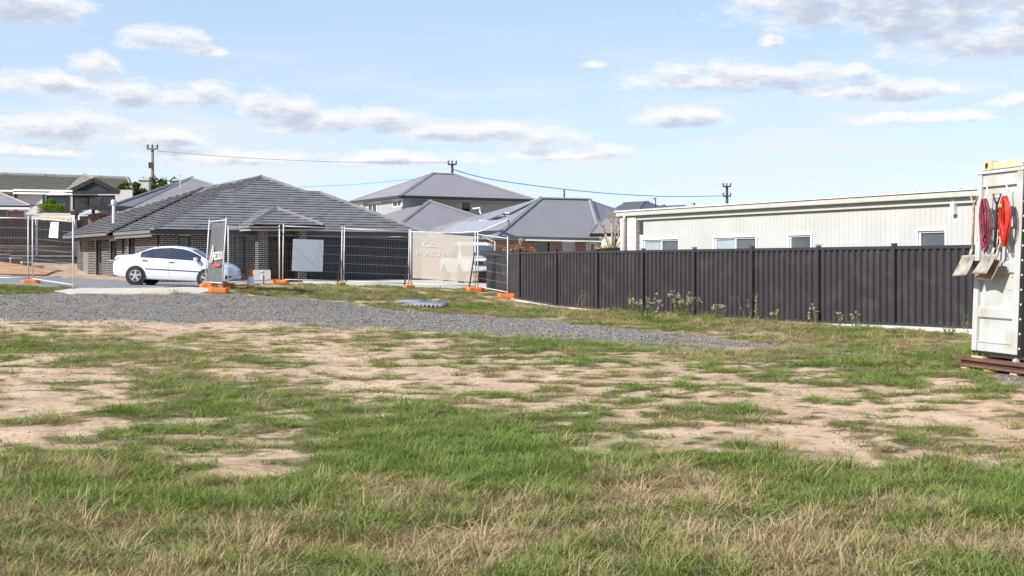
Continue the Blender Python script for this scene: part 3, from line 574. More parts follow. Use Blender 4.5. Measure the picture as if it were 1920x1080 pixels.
def capping(parent, pts, mt, w=.26, h=.09, name='ridge_capping', seg=.42):
    mb = MB()
    for a, b in zip(pts[:-1], pts[1:]):
        a, b = Vector(a), Vector(b); d = b - a; n = max(1, int(d.length / seg)) if seg else 1
        for i in range(n):
            p = a + d * (i / n); q = a + d * ((i + 1.03) / n); sd_ = d.cross(UP).normalized() * w / 2; lift = UP * (.03 + (.012 if i % 2 else 0))
            mb.add([p - sd_ - UP * .03 + lift, p + UP * h + lift, p + sd_ - UP * .03 + lift, q - sd_ - UP * .03 + lift, q + UP * h + lift, q + sd_ - UP * .03 + lift], [(0, 1, 4, 3), (1, 2, 5, 4), (0, 2, 1), (3, 4, 5), (0, 3, 5, 2)])
    return mb.build(name, mt, parent)
def gutter(parent, a, b, mt, drop=.12, w=.11, name='gutter'):
    return MB().beam(Vector(a) - UP * drop / 2, Vector(b) - UP * drop / 2, w, drop).build(name, mt, parent)

# ------------------------------------------------------------------ dark brick house with tiled hip roof
e1 = Vector((.851, .525, 0)).normalized(); e2 = Vector((-e1.y, e1.x, 0)); EZ = 2.854
E0 = Vector((-9.115, 58.32, EZ))
A = thing('brick_house', (-12, 58, .6), 'low dark brick house with grey tiled hip roof behind the white sedan', 'house')
fs = (e2 * math.cos(R(23.3)) + UP * math.sin(R(23.3))); fn = e1.cross(fs).normalized()
def onF(px, py): return ray_plane(px, py, E0, fn)
C0, C1 = onF(285, 431), onF(800, 438); C0.z = C1.z = EZ
S1, S2, AP, R2, R1 = onF(412, 361), onF(437, 359.5), onF(489, 332), onF(575, 362), onF(600, 362.5)
front = [C0, C1, R1, R2, AP, S2, S1]
ln = e2.cross(AP - C0).normalized()
def onL(px, py): return ray_plane(px, py, C0, ln)
B1, B2, B3, K1, K2 = onL(419, 346), onL(392, 352), onL(222, 404), onL(211, 438), onL(124, 446)
K1 = C0 + e2 * (K1 - C0).dot(e2); K2 = C0 + e2 * (K2 - C0).dot(e2)
left1 = [C0, AP, B1, B2, K1]; left2 = [K1, B2, B3, K2]
emit_pieces(tile_face(front, e1), 'roof_tile', M['tile'], A, quad_area_px, 300, 'roof_tiles')
lp = tile_face(left1, e2, rise=.055); emit_pieces(lp, 'roof_tile', M['tile'], A, quad_area_px, 0, 'side_roof_tiles')
K1o, B2o, B3o, K2o = [q - e1 * .32 + UP * .0 for q in (K1, B2, B3, K2)]
emit_pieces(tile_face([K1o, B2o + e1 * .05, B3o, K2o], e2, rise=.055), 'roof_tile', M['tile'], A, quad_area_px, 0, 'side_roof_tiles')
base = MB()
for poly in (front, left1, [K1o, B2o, B3o, K2o], [C1, C1 + e2 * 13, B1 + e1 * .3, AP], [K2, B3, B1, C1 + e2 * 13]): base.prism([q - UP * .03 for q in poly], -UP * .04)
base.build('roof_deck', M['charcoal'], A)
capping(A, [C0, S1, S2, AP, R2, R1, C1], M['tile']); capping(A, [AP, B1], M['tile'], .22, .06); capping(A, [K1o, B2o], M['tile'], .16, .05)
capping(A, [B1, B2o, B3o, K2o], M['tile'], .14, .04)
gutter(A, C0 - e1 * .05, C1, M['charcoal'], .15); gutter(A, C0 - e1 * .04, K1 - e1 * .04, M['fasciagrey'], .14); gutter(A, K1o - e1 * .04, K2o - e1 * .04, M['fasciagrey'], .14)
sf = MB(); sf.prism([C0 - UP * .17, C0 + e2 * .52 + e1 * .52 - UP * .17, C1 + e2 * .52 - UP * .17, C1 - UP * .17], -UP * .02); sf.prism([C0 - UP * .175, K2 - UP * .175, K2 + e1 * .6 - UP * .175, C0 + e1 * .6 + e2 * .5 - UP * .175], -UP * .02); sf.build('soffit', M['soffit'], A)
fa = MB().beam(K1 - e1 * .0 - UP * .21, K2 - UP * .21, .04, .16); fa.beam(C0 - UP * .21, K1 - UP * .21, .04, .16); fa.build('fascia', M['fasciagrey'], A)
fw = Frame(E0 + e2 * .5, e1, -e2); lw = Frame(C0 + e1 * .5 + e2 * .5, e2, -e1)
ztop = EZ - .2; zb = .45
def opn(fr, x0, x1, y0, y1): a, b = sorted((fr.a(x0), fr.a(x1))); return (a, b, fr.z((x0 + x1) / 2, y1), fr.z((x0 + x1) / 2, y0))
aL = fw.a(300); w1 = opn(fw, 334, 357, 442, 500); w2 = opn(fw, 440, 461, 442, 509); ent = (fw.a(503), fw.a(560), zb, ztop); gar = (fw.a(577), fw.a(767), zb, 2.62)
brick_wall(A, fw, aL, fw.a(790), zb, ztop, [w1, w2, ent, gar], M['brick'], M['mortar'], limit=300)
window(A, fw, *w1, M['black'], M['greypane']); window(A, fw, *w2, M['black'], M['greypane'], mull=()); 
sl = MB()
for w_ in (w1, w2): fw.box(sl, w_[0] - .02, w_[1] + .02, w_[2] - .1, w_[2] - .002, -.02, .035)
sl.build('window_sill', M['brick'], A)
# left flank
LO = [opn(lw, 154, 166, 451, 516), opn(lw, 178, 190.5, 450, 516), opn(lw, 205, 218.5, 451, 488), opn(lw, 239, 253, 446, 482)]
brick_wall(A, lw, 0, lw.a(145), zb, ztop, LO, M['brick'], M['mortar'], limit=0, L=.24)
for o_ in LO[1:]: window(A, lw, *o_, M['black'], M['pane'], depth=-.09)
d_ = MB(); lw.box(d_, *LO[0], -.1, -.06); d_.build('side_door', mat('grey_door', (.20, .19, .195), .5, var=.06), A)
dp = MB()
for px in (232, 298): a_ = lw.a(px); dp.tube([lw.P(a_, ztop, .06), lw.P(a_, .6, .06)], .045, 8)
dp.build('downpipe', M['charcoal'], A)
# garage door: five sectional panels
gd = MB(); fw.box(gd, gar[0] - .06, gar[0], zb, 2.66, -.08, .012); fw.box(gd, gar[1], gar[1] + .06, zb, 2.66, -.08, .012); fw.box(gd, gar[0], gar[1], 2.56, 2.66, -.08, .014)
G = gd.build('garage_door', M['charcoal'], A)
for i in range(10):
    m = MB(); fw.box(m, gar[0], gar[1], .56 + i * .2, .56 + i * .2 + .188, -.1, -.06); m.build('door_panel', M['garage'], G)
m = MB(); fw.box(m, gar[0], gar[1], .5, 2.6, -.13, -.101); m.build('door_backing', M['black'], G)
# entry: recess, timber door of vertical boards, sidelight, porch on two brick piers
ef = Frame(fw.o + e2 * 1.0, e1, -e2)
m = MB(); ef.box(m, ent[0] - .4, ent[1] + .4, zb, ztop, -.1, 0); m.build('entry_wall', M['charcoal'], A)
da, db = ef.a(503), ef.a(537); D = MB(); ef.box(D, da - .06, da, .6, 2.5, 0, .06); ef.box(D, db, db + .06, .6, 2.5, 0, .06); ef.box(D, da, db, 2.44, 2.5, 0, .055); D = D.build('front_door', M['timber'], A)
nb = 7
for i in range(nb): m = MB(); ef.box(m, da + (db - da) * i / nb + .008, da + (db - da) * (i + 1) / nb - .008, .62, 2.44, .01, .045); m.build('door_board', M['timber'], D)
m = MB(); ef.box(m, db - .17, db - .14, 1.2, 1.9, .05, .09); m.build('pull_handle', M['black'], D)
sa, sb = ef.a(542), ef.a(557); S = MB(); ef.box(S, sa, sb, .6, 2.4, .0, .05); S.build('timber_screen', mat('red_brown_timber', (.10, .045, .03), .6, var=.3), A)
pe = Frame(fw.o - e2 * 1.15, e1, -e2)
for x0, x1 in ((484, 502), (560, 575)):
    a0, a1 = pe.a(x0), pe.a(x1); core = MB(); pe.box(core, a0 + .02, a1 - .02, zb, 2.98, -.4, -.012); PI = core.build('porch_pier', M['mortar'], A); out = []
    brick_wall(PI, pe, a0 + .012, a1 - .012, zb, 2.96, [], M['brick'], M['mortar'], pieces=out, name='pier_face')
    sfz = Frame(pe.P(a0 + .012, 0, 0), e2, -e1); brick_wall(PI, sfz, 0.012, .42, zb, 2.96, [], M['brick'], M['mortar'], pieces=out, name='pier_face'); emit_pieces(out, 'brick', M['brick'], PI, quad_area_px, 0, 'brickwork')
PO = E0 - e2 * 1.45; PO.z = 3.06; pn = fn
def onP(px, py): return ray_plane(px, py, PO, pn)
pa, pb, pc, = onP(470, 422), onP(517, 391), onP(606, 422.5)
pf = tile_face([pa, pc, pb], e1); emit_pieces(pf, 'roof_tile', M['tile'], A, quad_area_px, 0, 'porch_roof_tiles')
pd_, pe_ = pb + e2 * 1.9, pa + e2 * 1.4; q2 = tile_face([pa, pb, pd_, pe_], e2); emit_pieces(q2, 'roof_tile', M['tile'], A, quad_area_px, 0, 'porch_roof_tiles')
capping(A, [pa, pb, pc], M['tile'], .24, .08, 'porch_capping'); gutter(A, pa - e1 * .05, pc + e1 * .05, M['black'], .17, .12, 'porch_gutter'); gutter(A, pa, pe_, M['fasciagrey'], .12, .1, 'porch_gutter')
m = MB().prism([pa - UP * .18, pc - UP * .18, pc + e2 * 1.6 - UP * .18, pa + e2 * 1.6 - UP * .18], -UP * .05); m.build('porch_ceiling', M['soffit'], A)
m = MB().prism([pc - UP * .03, pb - UP * .03, pb + e2 * 2 - UP * .03, pc + e2 * 2 - UP * .03], -UP * .05); m.build('porch_deck', M['charcoal'], A)
# flue on the side roof
fp = onL(213.5, 424); FL = MB().lathe(fp - UP * .25, [(.085, 0), (.085, 1.35)], 14).build('flue', M['galv'], A, smooth=False)
MB().lathe(fp + UP * 1.05, [(.12, 0), (.135, .05), (.135, .22), (.10, .27)], 14).build('flue_cowl', M['galv'], FL); MB().lathe(fp - UP * .14, [(.2, 0), (.12, .16), (.1, .2)], 12).build('flue_flashing', M['black'], FL)

# ------------------------------------------------------------------ pale house behind the steel fence
fd = Vector((.484, -.875, 0)).normalized(); fnm = Vector((fd.y, -fd.x, 0))
if fnm.x > 0: fnm = -fnm
H = thing('pale_house', (7, 34, .1), 'long low pale grey clad house behind the dark steel fence', 'house')
hw = Frame(W(1170, 480, 40.3), fd, fnm)
wins = [opn(hw, 1207, 1273, 449, 486), opn(hw, 1340, 1418, 445, 486), opn(hw, 1480, 1521, 441, 486), opn(hw, 1722, 1773, 432.5, 490)]
ac0, aend = hw.a(1207) - .02, hw.a(1990)
m = MB(); 
for c in cells(ac0, aend, .2, 2.76, wins): hw.box(m, *c, -.12, -.008)
m.build('wall', M['paleclad'], H)
a = ac0; bi = 0
while a < aend - .01:
    b_ = min(a + .155, aend); segs = [(.2, 2.76)]
    cut = [o for o in wins if o[0] < b_ - .02 and o[1] > a + .02]
    for o in cut: segs = [q for s in segs for q in ((s[0], min(s[1], o[2])), (max(s[0], o[3]), s[1])) if q[1] - q[0] > .03]
    for s in segs: m = MB(); hw.box(m, a, b_ - .004, s[0], s[1], -.0078, 0); m.build('cladding_board', M['paleclad'], H)
    a = b_
for i, o in enumerate(wins):
    tr = MB(); t = .055
    for b4 in ((o[0] - t, o[1] + t, o[3], o[3] + t), (o[0] - t, o[0], o[2], o[3]), (o[1], o[1] + t, o[2], o[3])): hw.box(tr, *b4, -.02, .03)
    wn = window(H, hw, *o, M['white'], [M['bluepane'], M['greypane']] if i < 2 else M['greypane'], w=.045, depth=-.05, mull=((o[0] + o[1]) / 2,) if i < 2 else ())
    tr.build('window_trim', M['white'], wn)
    bl = MB(); z = o[3] - .05
    while z > o[2]: hw.box(bl, o[0] + .08, o[1] - .08, z - .028, z, -.12, -.11); z -= .034
    bl.build('blind', M['white'], wn)
m = MB(); hw.box(m, -.1, aend, 2.76, 2.9, -.12, .09); m.build('frieze_board', M['cream'], H)
m = MB(); hw.box(m, -.14, aend, 2.89, 3.03, .092, .22); m.build('gutter', M['cream'], H, bevel=.02)
m = MB(); q0, q1, q2, q3 = hw.P(-.2, 3.035, .26), hw.P(aend, 3.035, .26), hw.P(aend, 3.52, -8), hw.P(-.2, 3.52, -8); m.prism([q0, q1, q2, q3], UP * .012)
a = -.1
while a < aend: m.beam(hw.P(a, 3.062, .265), hw.P(a, 3.55, -8), .045, .035); a += .19
m.build('roof', M['whiteroof'], H)
out = []; pf2 = Frame(hw.P(-.02, 0, .12), fd, fnm); brick_wall(H, pf2, 0, hw.a(1198) + .02, .2, 2.84, [], M['creambrick'], M['soffit'], L=.8, H=.145, limit=60, g=.008, proud=.008, name='pier')
pf3 = Frame(hw.P(hw.a(1198), 0, .1), -fnm, fd); brick_wall(H, pf3, -.02, .12, .2, 2.84, [], M['creambrick'], M['soffit'], L=.8, H=.145, g=.008, proud=.008, name='pier_return')
pa_ = hw.a(1181); m = MB().tube([hw.P(pa_, 2.93, .17), hw.P(pa_, 2.8, .22), hw.P(pa_, 2.7, .22), hw.P(pa_, .2, .22)], .05, 10); m.build('downpipe', M['cream'], H, smooth=True)
va = hw.a(1792); m = MB(); hw.box(m, va - .055, va + .055, 2.52, 2.80, .0, .12); m.build('meter_vent', M['white'], H)

# ------------------------------------------------------------------ brick house with solar panels
Fh = thing('brick_house', W(1000, 500, 75), 'red brick house with grey steel roof and solar panels', 'house')
rA, rB, rC, rD, rE, rG = W(929, 442, 70.2), W(1127, 446.5, 77), W(1105, 374, 83.6), W(1012, 372, 82), W(740, 447, 77), W(1210, 410, 92)
rC = flat4(rA, rB, rD, rC); roof_face(Fh, [rA, rB, rC, rD], M['greyroof']); roof_face(Fh, [rE, rA, rD], M['greyroof']); roof_face(Fh, [rB, rG, rC], M['greyroof'])
capping(Fh, [rA, rD, rC, rB], M['greyroof'], .34, .06, seg=0); gutter(Fh, rA, rB, M['fasciagrey'], .16, .12); gutter(Fh, rE, rA, M['fasciagrey'], .16, .12)
gx_ = (rB - rA); gx_.z = 0; gx_.normalize(); gnm = Vector((gx_.y, -gx_.x, 0)); gnm = gnm if gnm.y < 0 else -gnm
gf = Frame(rA - gnm * .5 + gx_ * .3, gx_, gnm); go_ = [opn(gf, 1007, 1031, 453, 485), opn(gf, 1054, 1079, 453, 485), opn(gf, 1098, 1126, 453, 490)]
brick_wall(Fh, gf, 0, gf.a(1127), .6, rA.z - .22, go_, M['redbrick'], M['mortar'], limit=0)
window(Fh, gf, *go_[0], M['charcoal'], M['pane']); window(Fh, gf, *go_[1], M['white'], M['bluepane']); m = MB(); gf.box(m, *go_[2], -.2, -.1); m.build('grey_panel', M['lightclad'], Fh)
window(Fh, gf, *opn(gf, 1108, 1116, 455, 490), M['white'], M['pane'], depth=-.08)
sg = Vector((-gx_.y, gx_.x, 0)); lf = Frame(rA - gnm * .5 + gx_ * .3, -gnm, -gx_); brick_wall(Fh, lf, 0, 9, .6, rA.z - .22, [], M['redbrick'], M['mortar'])
ga_, gb_, gc_, gd_ = W(1106, 437.5, 74.5), W(1129, 411, 77), W(1172, 410, 78), W(1180, 437, 75)
roof_face(Fh, [ga_, gd_, gc_, gb_], M['greyroof'], 'porch_roof'); gutter(Fh, ga_, gd_, M['black'], .2, .14, 'porch_gutter'); capping(Fh, [ga_, gb_, gc_], M['greyroof'], .16, .05, 'porch_capping', 0)
m = MB().tube([W(912, 446, 70), W(922, 452, 70), W(928, 453, 70), W(928, 480, 70)], .05, 8); m.build('downpipe', M['cream'], Fh)
n_l = (rA - rE).cross(rD - rE).normalized(); n_l = n_l if n_l.z > 0 else -n_l
def onr(px, py, up): return ray_plane(px, py, rE + n_l * up, n_l)
def array(label, poly, n, up):
    P4 = [onr(x, y, u) for (x, y), u in zip(poly, up)]; S_ = thing('solar_array', sum(P4, Vector()) / 4, label, 'solar panels')
    for i in range(n):
        f0, f1 = i / n + .008 / n, (i + 1) / n - .07 / n; c = [P4[0].lerp(P4[1], f0), P4[0].lerp(P4[1], f1), P4[3].lerp(P4[2], f1), P4[3].lerp(P4[2], f0)]
        fr_ = MB().prism(c, -UP * .05).build('solar_panel', M['galv'], S_); cc_ = sum(c, Vector()) / 4
        MB().prism([q.lerp(cc_, .03) + UP * .004 for q in c], UP * .003).build('glass', M['solar'], fr_)
    m = MB()
    for q in P4: m.tube([q - UP * .03, q - UP * .03 - n_l * .35], .025, 6)
    m.beam(P4[0] - UP * .08, P4[1] - UP * .08, .05, .05); m.beam(P4[3] - UP * .08, P4[2] - UP * .08, .05, .05); m.build('support_rail', M['black'], S_)
array('tilted row of pale solar panels above the brick house eave', [(818, 437), (899, 433.5), (953, 411), (862, 416)], 6, (.25, .3, .75, .7))
array('small solar panel strip halfway up the steel roof', [(897, 413), (913, 412.5), (945, 399), (925, 400)], 2, (.2, .2, .25, .25))
array('narrow solar panel strip below the roof ridge', [(946, 398.5), (956, 399), (1006, 374.5), (1000, 374)], 4, (.12, .12, .12, .12))

# ------------------------------------------------------------------ two storey house
T = thing('two_storey_house', W(830, 470, 92), 'two storey grey clad house with hip roofs', 'house')
tA, tB, tC, tD, tE = W(750, 366, 88), W(1002, 373.5, 93.4), W(851, 326.7, 97.3), W(810, 325.5, 96.6), W(656, 377.5, 96.6)
tC = flat4(tA, tB, tD, tC); roof_face(T, [tA, tB, tC, tD], M['greyroof']); roof_face(T, [tE, tA, tD], M['greyroof']); capping(T, [tA, tD, tC, tB], M['greyroof'], .34, .06, seg=0); capping(T, [tE, tD], M['greyroof'], .2, .04, seg=0)
gutter(T, tA, tB, M['charcoal'], .2, .14); gutter(T, tE, tA, M['charcoal'], .2, .14)
tx = (tB - tA); tx.z = 0; tx.normalize(); tn = Vector((tx.y, -tx.x, 0)); tl_ = (tE - tA); tl_.z = 0; tl_.normalize(); tm_ = Vector((-tl_.y, tl_.x, 0)); tm_ = tm_ if tm_.x < 0 else -tm_
clad = mat('grey_vertical_cladding', (.30, .33, .34), .6, var=.06)
tf = Frame(tA + tx * .35 - tn * .5, tx, tn); to = [opn(tf, 864, 884, 376.5, 398)]
m = MB()
for c in cells(0, tf.a(985), 2.5, tA.z - .12, to): tf.box(m, *c, -.2, 0)
m.build('front_wall', clad, T); window(T, tf, *to[0], M['lightclad'], M['pane'], w=.08, depth=-.05)
tlf = Frame(tf.P(0, 0), tl_, tm_); lo_ = [opn(tlf, 736, 754, 374.5, 388), opn(tlf, 690, 706, 380, 400)]
m = MB()
for c in cells(0.0, tlf.a(681), 3.0, tA.z - .12, lo_): tlf.box(m, *c, -.2, .001)
m.build('side_wall', clad, T)
for o in lo_: window(T, tlf, *o, M['white'], M['pane'], w=.07, depth=-.03, mull=((o[0] + o[1]) / 2,))
m = MB().prism([tE - UP * .22, tA - UP * .22, tB - UP * .22, tB - tn * 1.2 - UP * .22, tE - tn * 1.5 - UP * .22], -UP * .03); m.build('soffit', M['lightclad'], T)
m = MB().tube([W(699, 372, 92.5), W(701, 377, 92.5), W(714, 379, 92), W(716, 381, 92), W(716, 402, 92)], .08, 8); m.build('downpipe', M['white'], T)
lA, lB, lC, lD, lE_ = W(805, 377, 84), W(735, 430, 76), W(815, 438, 77), W(905, 409, 84.5), W(690, 412, 84)
lD = flat4(lB, lC, lA, lD); roof_face(T, [lB, lC, lD, lA], M['greyroof'], 'lower_roof'); roof_face(T, [lE_, lB, lA, W(722, 402, 86)], M['greyroof'], 'lower_roof'); capping(T, [lB, lA, lD], M['greyroof'], .3, .06, 'lower_capping', 0)
m = MB().tube([W(886, 391.5, 88), W(900, 390, 88), W(900, 396, 88), W(902, 401, 88)], .06, 8); m.build('overflow_pipe', M['white'], T)

# ------------------------------------------------------------------ steel roofed house behind the tiled roof
Bh = thing('steel_roofed_house', W(300, 450, 85), 'house with plain grey steel roof peeking over the tiled roof', 'house')
bA, bB, bC, bD, bE = W(204, 386, 78.5), W(242, 388.5, 80), W(357, 333.6, 92), W(404, 348, 90), W(430, 392, 84)
roof_face(Bh, [bA, bB, bC], M['greyroof']); bD = flat4(bB, bE, bC, bD); roof_face(Bh, [bB, bE, bD, bC], M['greyroof']); capping(Bh, [bB, bC, bD], M['greyroof'], .3, .06, seg=0); capping(Bh, [bA, bC], M['greyroof'], .2, .04, seg=0)
gutter(Bh, bA, bB, M['charcoal'], .2, .14); gutter(Bh, bB, bE, M['charcoal'], .2, .14)
m = MB().prism([bB + Vector((.3, .8, -.2)), bE + Vector((-.3, .8, -.2)), bE + Vector((-.3, .8, -3)), bB + Vector((.3, .8, -3))], Vector((0, .2, 0))); m.build('wall', M['darkclad'], Bh)
m = MB().tube([W(338, 356, 88), W(338, 327, 88)], .035, 6); m.tube([W(335, 329, 88), W(341, 327.5, 88)], .03, 6); m.build('roof_mast', M['galv'], Bh)
# ------------------------------------------------------------------ old tiled house on the rise, left
C = thing('old_house', W(120, 420, 97), 'older house with mossy brown tiled roof and dark front gable', 'house')
cA, cB, cC, cD = W(-70, 354, 94), W(250, 361.5, 98), W(240, 334, 105), W(-70, 324, 101)
emit_pieces(tile_face([cA, cB, cC, cD], (cB - cA).normalized(), .33, .3, .035), 'roof_tile', M['oldtile'], C, quad_area_px, 0, 'roof_tiles')
MB().prism([q - UP * .05 for q in (cA, cB, cC, cD)], -UP * .05).build('roof_deck', M['charcoal'], C); capping(C, [cD, cC, cB], M['oldtile'], .3, .1)
pk = tile_face([W(128, 360, 94.5), W(176, 336.5, 96), W(157, 328.5, 104), W(105, 358, 99)], (W(157, 328.5, 104) - W(176, 336.5, 96)).normalized(), .33, .3, .035); emit_pieces(pk, 'roof_tile', M['oldtile'], C, quad_area_px, 0, 'roof_tiles')
capping(C, [W(176, 336, 96), W(157, 328, 104)], M['oldtile'], .3, .12)
gp = [W(126, 361, 94), W(176, 337, 94), W(224, 361, 94)]; m = MB().beam(gp[0], gp[1], .2, .3); m.beam(gp[1], gp[2], .2, .3); m.beam(gp[0] + UP * .0, gp[2], .16, .22); m.build('gable_barge', M['black'], C)
MB().prism([q + Vector((0, .1, 0)) for q in gp], Vector((0, .2, 0))).build('gable_infill', M['darkclad'], C)
cw = Frame(W(0, 400, 96), (1, 0, 0), (0, -1, 0)); cy = 96 / F
def cpx(x): return (x - CX) * cy - cw.o.x
def cz(y): return CAMZ + (HZ - y) * cy
co_ = [(cpx(87), cpx(126), cz(440), cz(366)), (cpx(136), cpx(216), cz(394), cz(366)), (cpx(-60), cpx(22), cz(380), cz(364))]
m = MB()
for c in cells(cpx(-80), cpx(248), cz(450), cz(356), co_): cw.box(m, *c, -.2, 0)
m.build('wall', M['render'], C)
window(C, cw, *co_[0], M['black'], M['pane'], w=.08, name='doorway'); window(C, cw, *co_[1], M['black'], [M['pane'], M['greypane'], M['pane']], w=.09, mull=(cpx(165), cpx(190))); window(C, cw, *co_[2], M['black'], M['pane'])
m = MB(); cw.box(m, cpx(133), cpx(218), cz(442), cz(395), 0, .12); m.build('dark_base_wall', M['darkclad'], C)
m = MB()
for x in (30, 82, 128): cw.box(m, cpx(x) - .06, cpx(x) + .06, cz(440), cz(362), .02, .1)
cw.box(m, cpx(24), cpx(86), cz(385.5), cz(384.5), 0, .03); m.build('cover_batten', M['black'], C)
for y in (357.5, 363): MB().beam(W(25, y - 1.2, 93.6), W(136, y + .6, 93.6), .12, .12).build('gutter', M['white'], C)
MB().beam(W(-70, 356, 93.8), W(25, 358, 93.8), .12, .12).build('gutter', M['white'], C)
# ------------------------------------------------------------------ low brick house at the left edge
D_ = thing('brick_house', W(0, 440, 78), 'small brick house corner with pale steel hip roof at left', 'house')
dA, dB, dC, dD = W(-90, 384.5, 75), W(57, 385.5, 76), W(-12, 357, 81), W(-90, 345, 83)
roof_face(D_, [dA, dB, dC, dD], M['greyroof']); capping(D_, [dB, dC, dD], M['greyroof'], .2, .05, seg=0); gutter(D_, dA, dB, M['black'], .1, .1); MB().beam(dA - UP * .17, dB - UP * .17, .1, .14).build('fascia', M['white'], D_)
df_ = Frame(dA + Vector((0, .5, 0)), dB - dA, (0, -1, 0)); dw = [opn(df_, -60, 11, 392, 412)]
brick_wall(D_, df_, 0, df_.a(41), 1.5, dA.z - .3, dw, M['redbrick'], M['mortar']); window(D_, df_, *dw[0], M['lightclad'], M['greypane'])
# ------------------------------------------------------------------ distant dark roofs, right of centre
Gh = thing('distant_house', W(1200, 420, 150), 'distant house with dark hip roof beyond the pale house', 'house')
gA, gB, gC, gD, gE = W(1146, 393.5, 146), W(1196, 394, 143), W(1168, 381.5, 152), W(1207, 379, 152), W(1217, 378.5, 152)
roof_face(Gh, [gA, gB, gD, gC], M['darkroof']); roof_face(Gh, [gB, W(1262, 395, 150), gE, gD], M['darkroof']); capping(Gh, [gC, gD, gE], M['darkroof'], .4, .1, seg=0); capping(Gh, [gB, gD], M['darkroof'], .4, .1, seg=0)
MB().prism([gA - UP * .1, W(1262, 395, 150) - UP * .1, W(1262, 440, 150), W(1146, 440, 148)], Vector((0, .3, 0))).build('wall', M['bluegrey'], Gh)
Gi = thing('distant_house', W(1270, 420, 165), 'distant house with long low dark roof left of the far pole', 'house')
roof_face(Gi, [W(1234, 393, 160), W(1304, 393, 160), W(1283, 384, 166), W(1236, 386, 166)], M['darkroof']); MB().prism([W(1234, 393.3, 160.2), W(1300, 393.3, 160.2), W(1300, 430, 160.2), W(1234, 430, 160.2)], Vector((0, .3, 0))).build('wall', M['bluegrey'], Gi)

# ------------------------------------------------------------------ paling fence on a sleeper retaining wall, left
RW = thing('retaining_wall', W(70, 500, 68), 'stepped timber sleeper and block retaining wall under the paling fence', 'wall')
p0, p1 = W(-60, 470, 66), W(152, 470, 70.5); rx = p1 - p0; rx.z = 0; rL = rx.length; rx.normalize(); rf = Frame(p0, rx, (rx.y, -rx.x, 0))
def sleeper(z0, z1, d, step, mt, nm):
    a = -random.random() * step
    while a < rL:
        m = MB(); rf.box(m, max(a, 0) + .006, min(a + step, rL) - .006, z0 + .006, z1 - .006, -.08, d + random.uniform(-.012, .012)); m.build(nm, mt, RW); a += step
zt = CAMZ + (HZ - 461) * 68 / F
for i in range(2): sleeper(zt - .26 * (i + 1), zt - .26 * i, 0, 2.4, M['sleeper'], 'sleeper')
for i in range(6): sleeper(zt - .54 - .2 * (i + 1), zt - .54 - .2 * i, .05, 1.2, M['sleeper'] if i % 2 else M['block'], 'sleeper')
for k in range(6):                                                       # stepped capping blocks descending along the bank
    x = 10 + k * 21; y = 477 + k * 7.2; q0, q1 = W(x - 12, y, 65.6), W(x + 8, y, 65.9)
    MB().beam(q0, q1, .35, .06).build('step_cap', M['concrete'], RW); MB().beam(q0 - UP * .25, q1 - UP * .25, .3, .42).build('step_block', M['block'], RW)
PF = thing('paling_fence', W(70, 462, 68), 'weathered grey paling fence above the sleeper wall', 'fence')
m = MB(); a = 0; zf = zt + .012
while a < rL: m_h = 1.42 + random.uniform(-.04, .03); rf.box(m, a, a + .095, zf, zf + m_h, -.02, random.uniform(-.004, .006)); a += .102
m.build('palings', M['oldwood'], PF, kind='stuff')
for z in (zf + .12, zf + .72, zf + 1.25): m = MB(); rf.box(m, 0, rL, z, z + .07, .008, .05); m.build('rail', M['oldwood'], PF)
for px in (67, 140): a = rf.a(px); m = MB(); rf.box(m, a - .06, a + .06, zt - .55, zf + 1.45, .055, .13); m.build('post', M['galv'], PF)
drape('soil_bank', [(-45, 50), (-24, 50.5), (-20.6, 52.6), (-20.4, 56), (-21.4, 60), (-23.0, 66.5), (-26, 66.6), (-45, 62)], M['soilmat'], .06, .7)
# small sheds between the fence and the old house
SH = thing('garden_shed', W(95, 415, 76), 'low beige shed with pale roof behind the paling fence', 'shed')
MB().prism([W(62, 404, 75), W(134, 406, 75), W(132, 401, 77), W(70, 400, 77)], UP * .04).build('roof', M['cream'], SH); MB().prism([W(60, 405, 75), W(134, 407, 75), W(134, 440, 75), W(60, 440, 75)], Vector((0, .1, 0))).build('wall', M['container'], SH)
SB = thing('outbuilding', W(180, 415, 76), 'small brown brick outbuilding with pale skillion roof left of the flue', 'shed')
MB().prism([W(148, 404, 74), W(202, 397, 74), W(205, 395, 77), W(172, 394.5, 77)], UP * .1).build('roof', M['lightclad'], SB)
sbf = Frame(W(165, 410, 75), (1, 0, 0), (0, -1, 0)); brick_wall(SB, sbf, 0, 1.3, 2.5, 4.3, [], M['redbrick'], M['mortar'])
m = MB(); sbf.box(m, -.5, 0, 2.5, 4.2, -.1, 0); m.build('doorway', M['black'], SB); MB().lathe(W(187, 411.5, 74.9), [(.07, 0), (.09, .06), (.05, .12)], 10, (0, -1, 0)).build('wall_light', M['cream'], SB)
WF = thing('white_screen', W(120, 412, 78), 'plain white screen wall between the sheds and the old house', 'wall'); MB().prism([W(40, 402, 79), W(165, 404, 79), W(165, 440, 79), W(40, 440, 79)], Vector((0, .1, 0))).build('panel', M['white'], WF)
PG = thing('pergola', W(205, 410, 76), 'dark flat pergola frame behind the flue', 'pergola')
for x in (143, 175, 240): MB().beam(W(x, 390, 73), W(x, 430, 73), .14, .14).build('post', M['black'], PG)
MB().beam(W(140, 394, 72.8), W(176, 388, 72.8), .1, .16).build('beam', M['black'], PG); MB().beam(W(172, 389, 72.6), W(268, 393, 72.6), .14, .3).build('beam', M['black'], PG); MB().prism([W(172, 388, 73), W(268, 392, 73), W(262, 389, 78), W(180, 386, 78)], UP * .05).build('roof', M['fasciagrey'], PG)

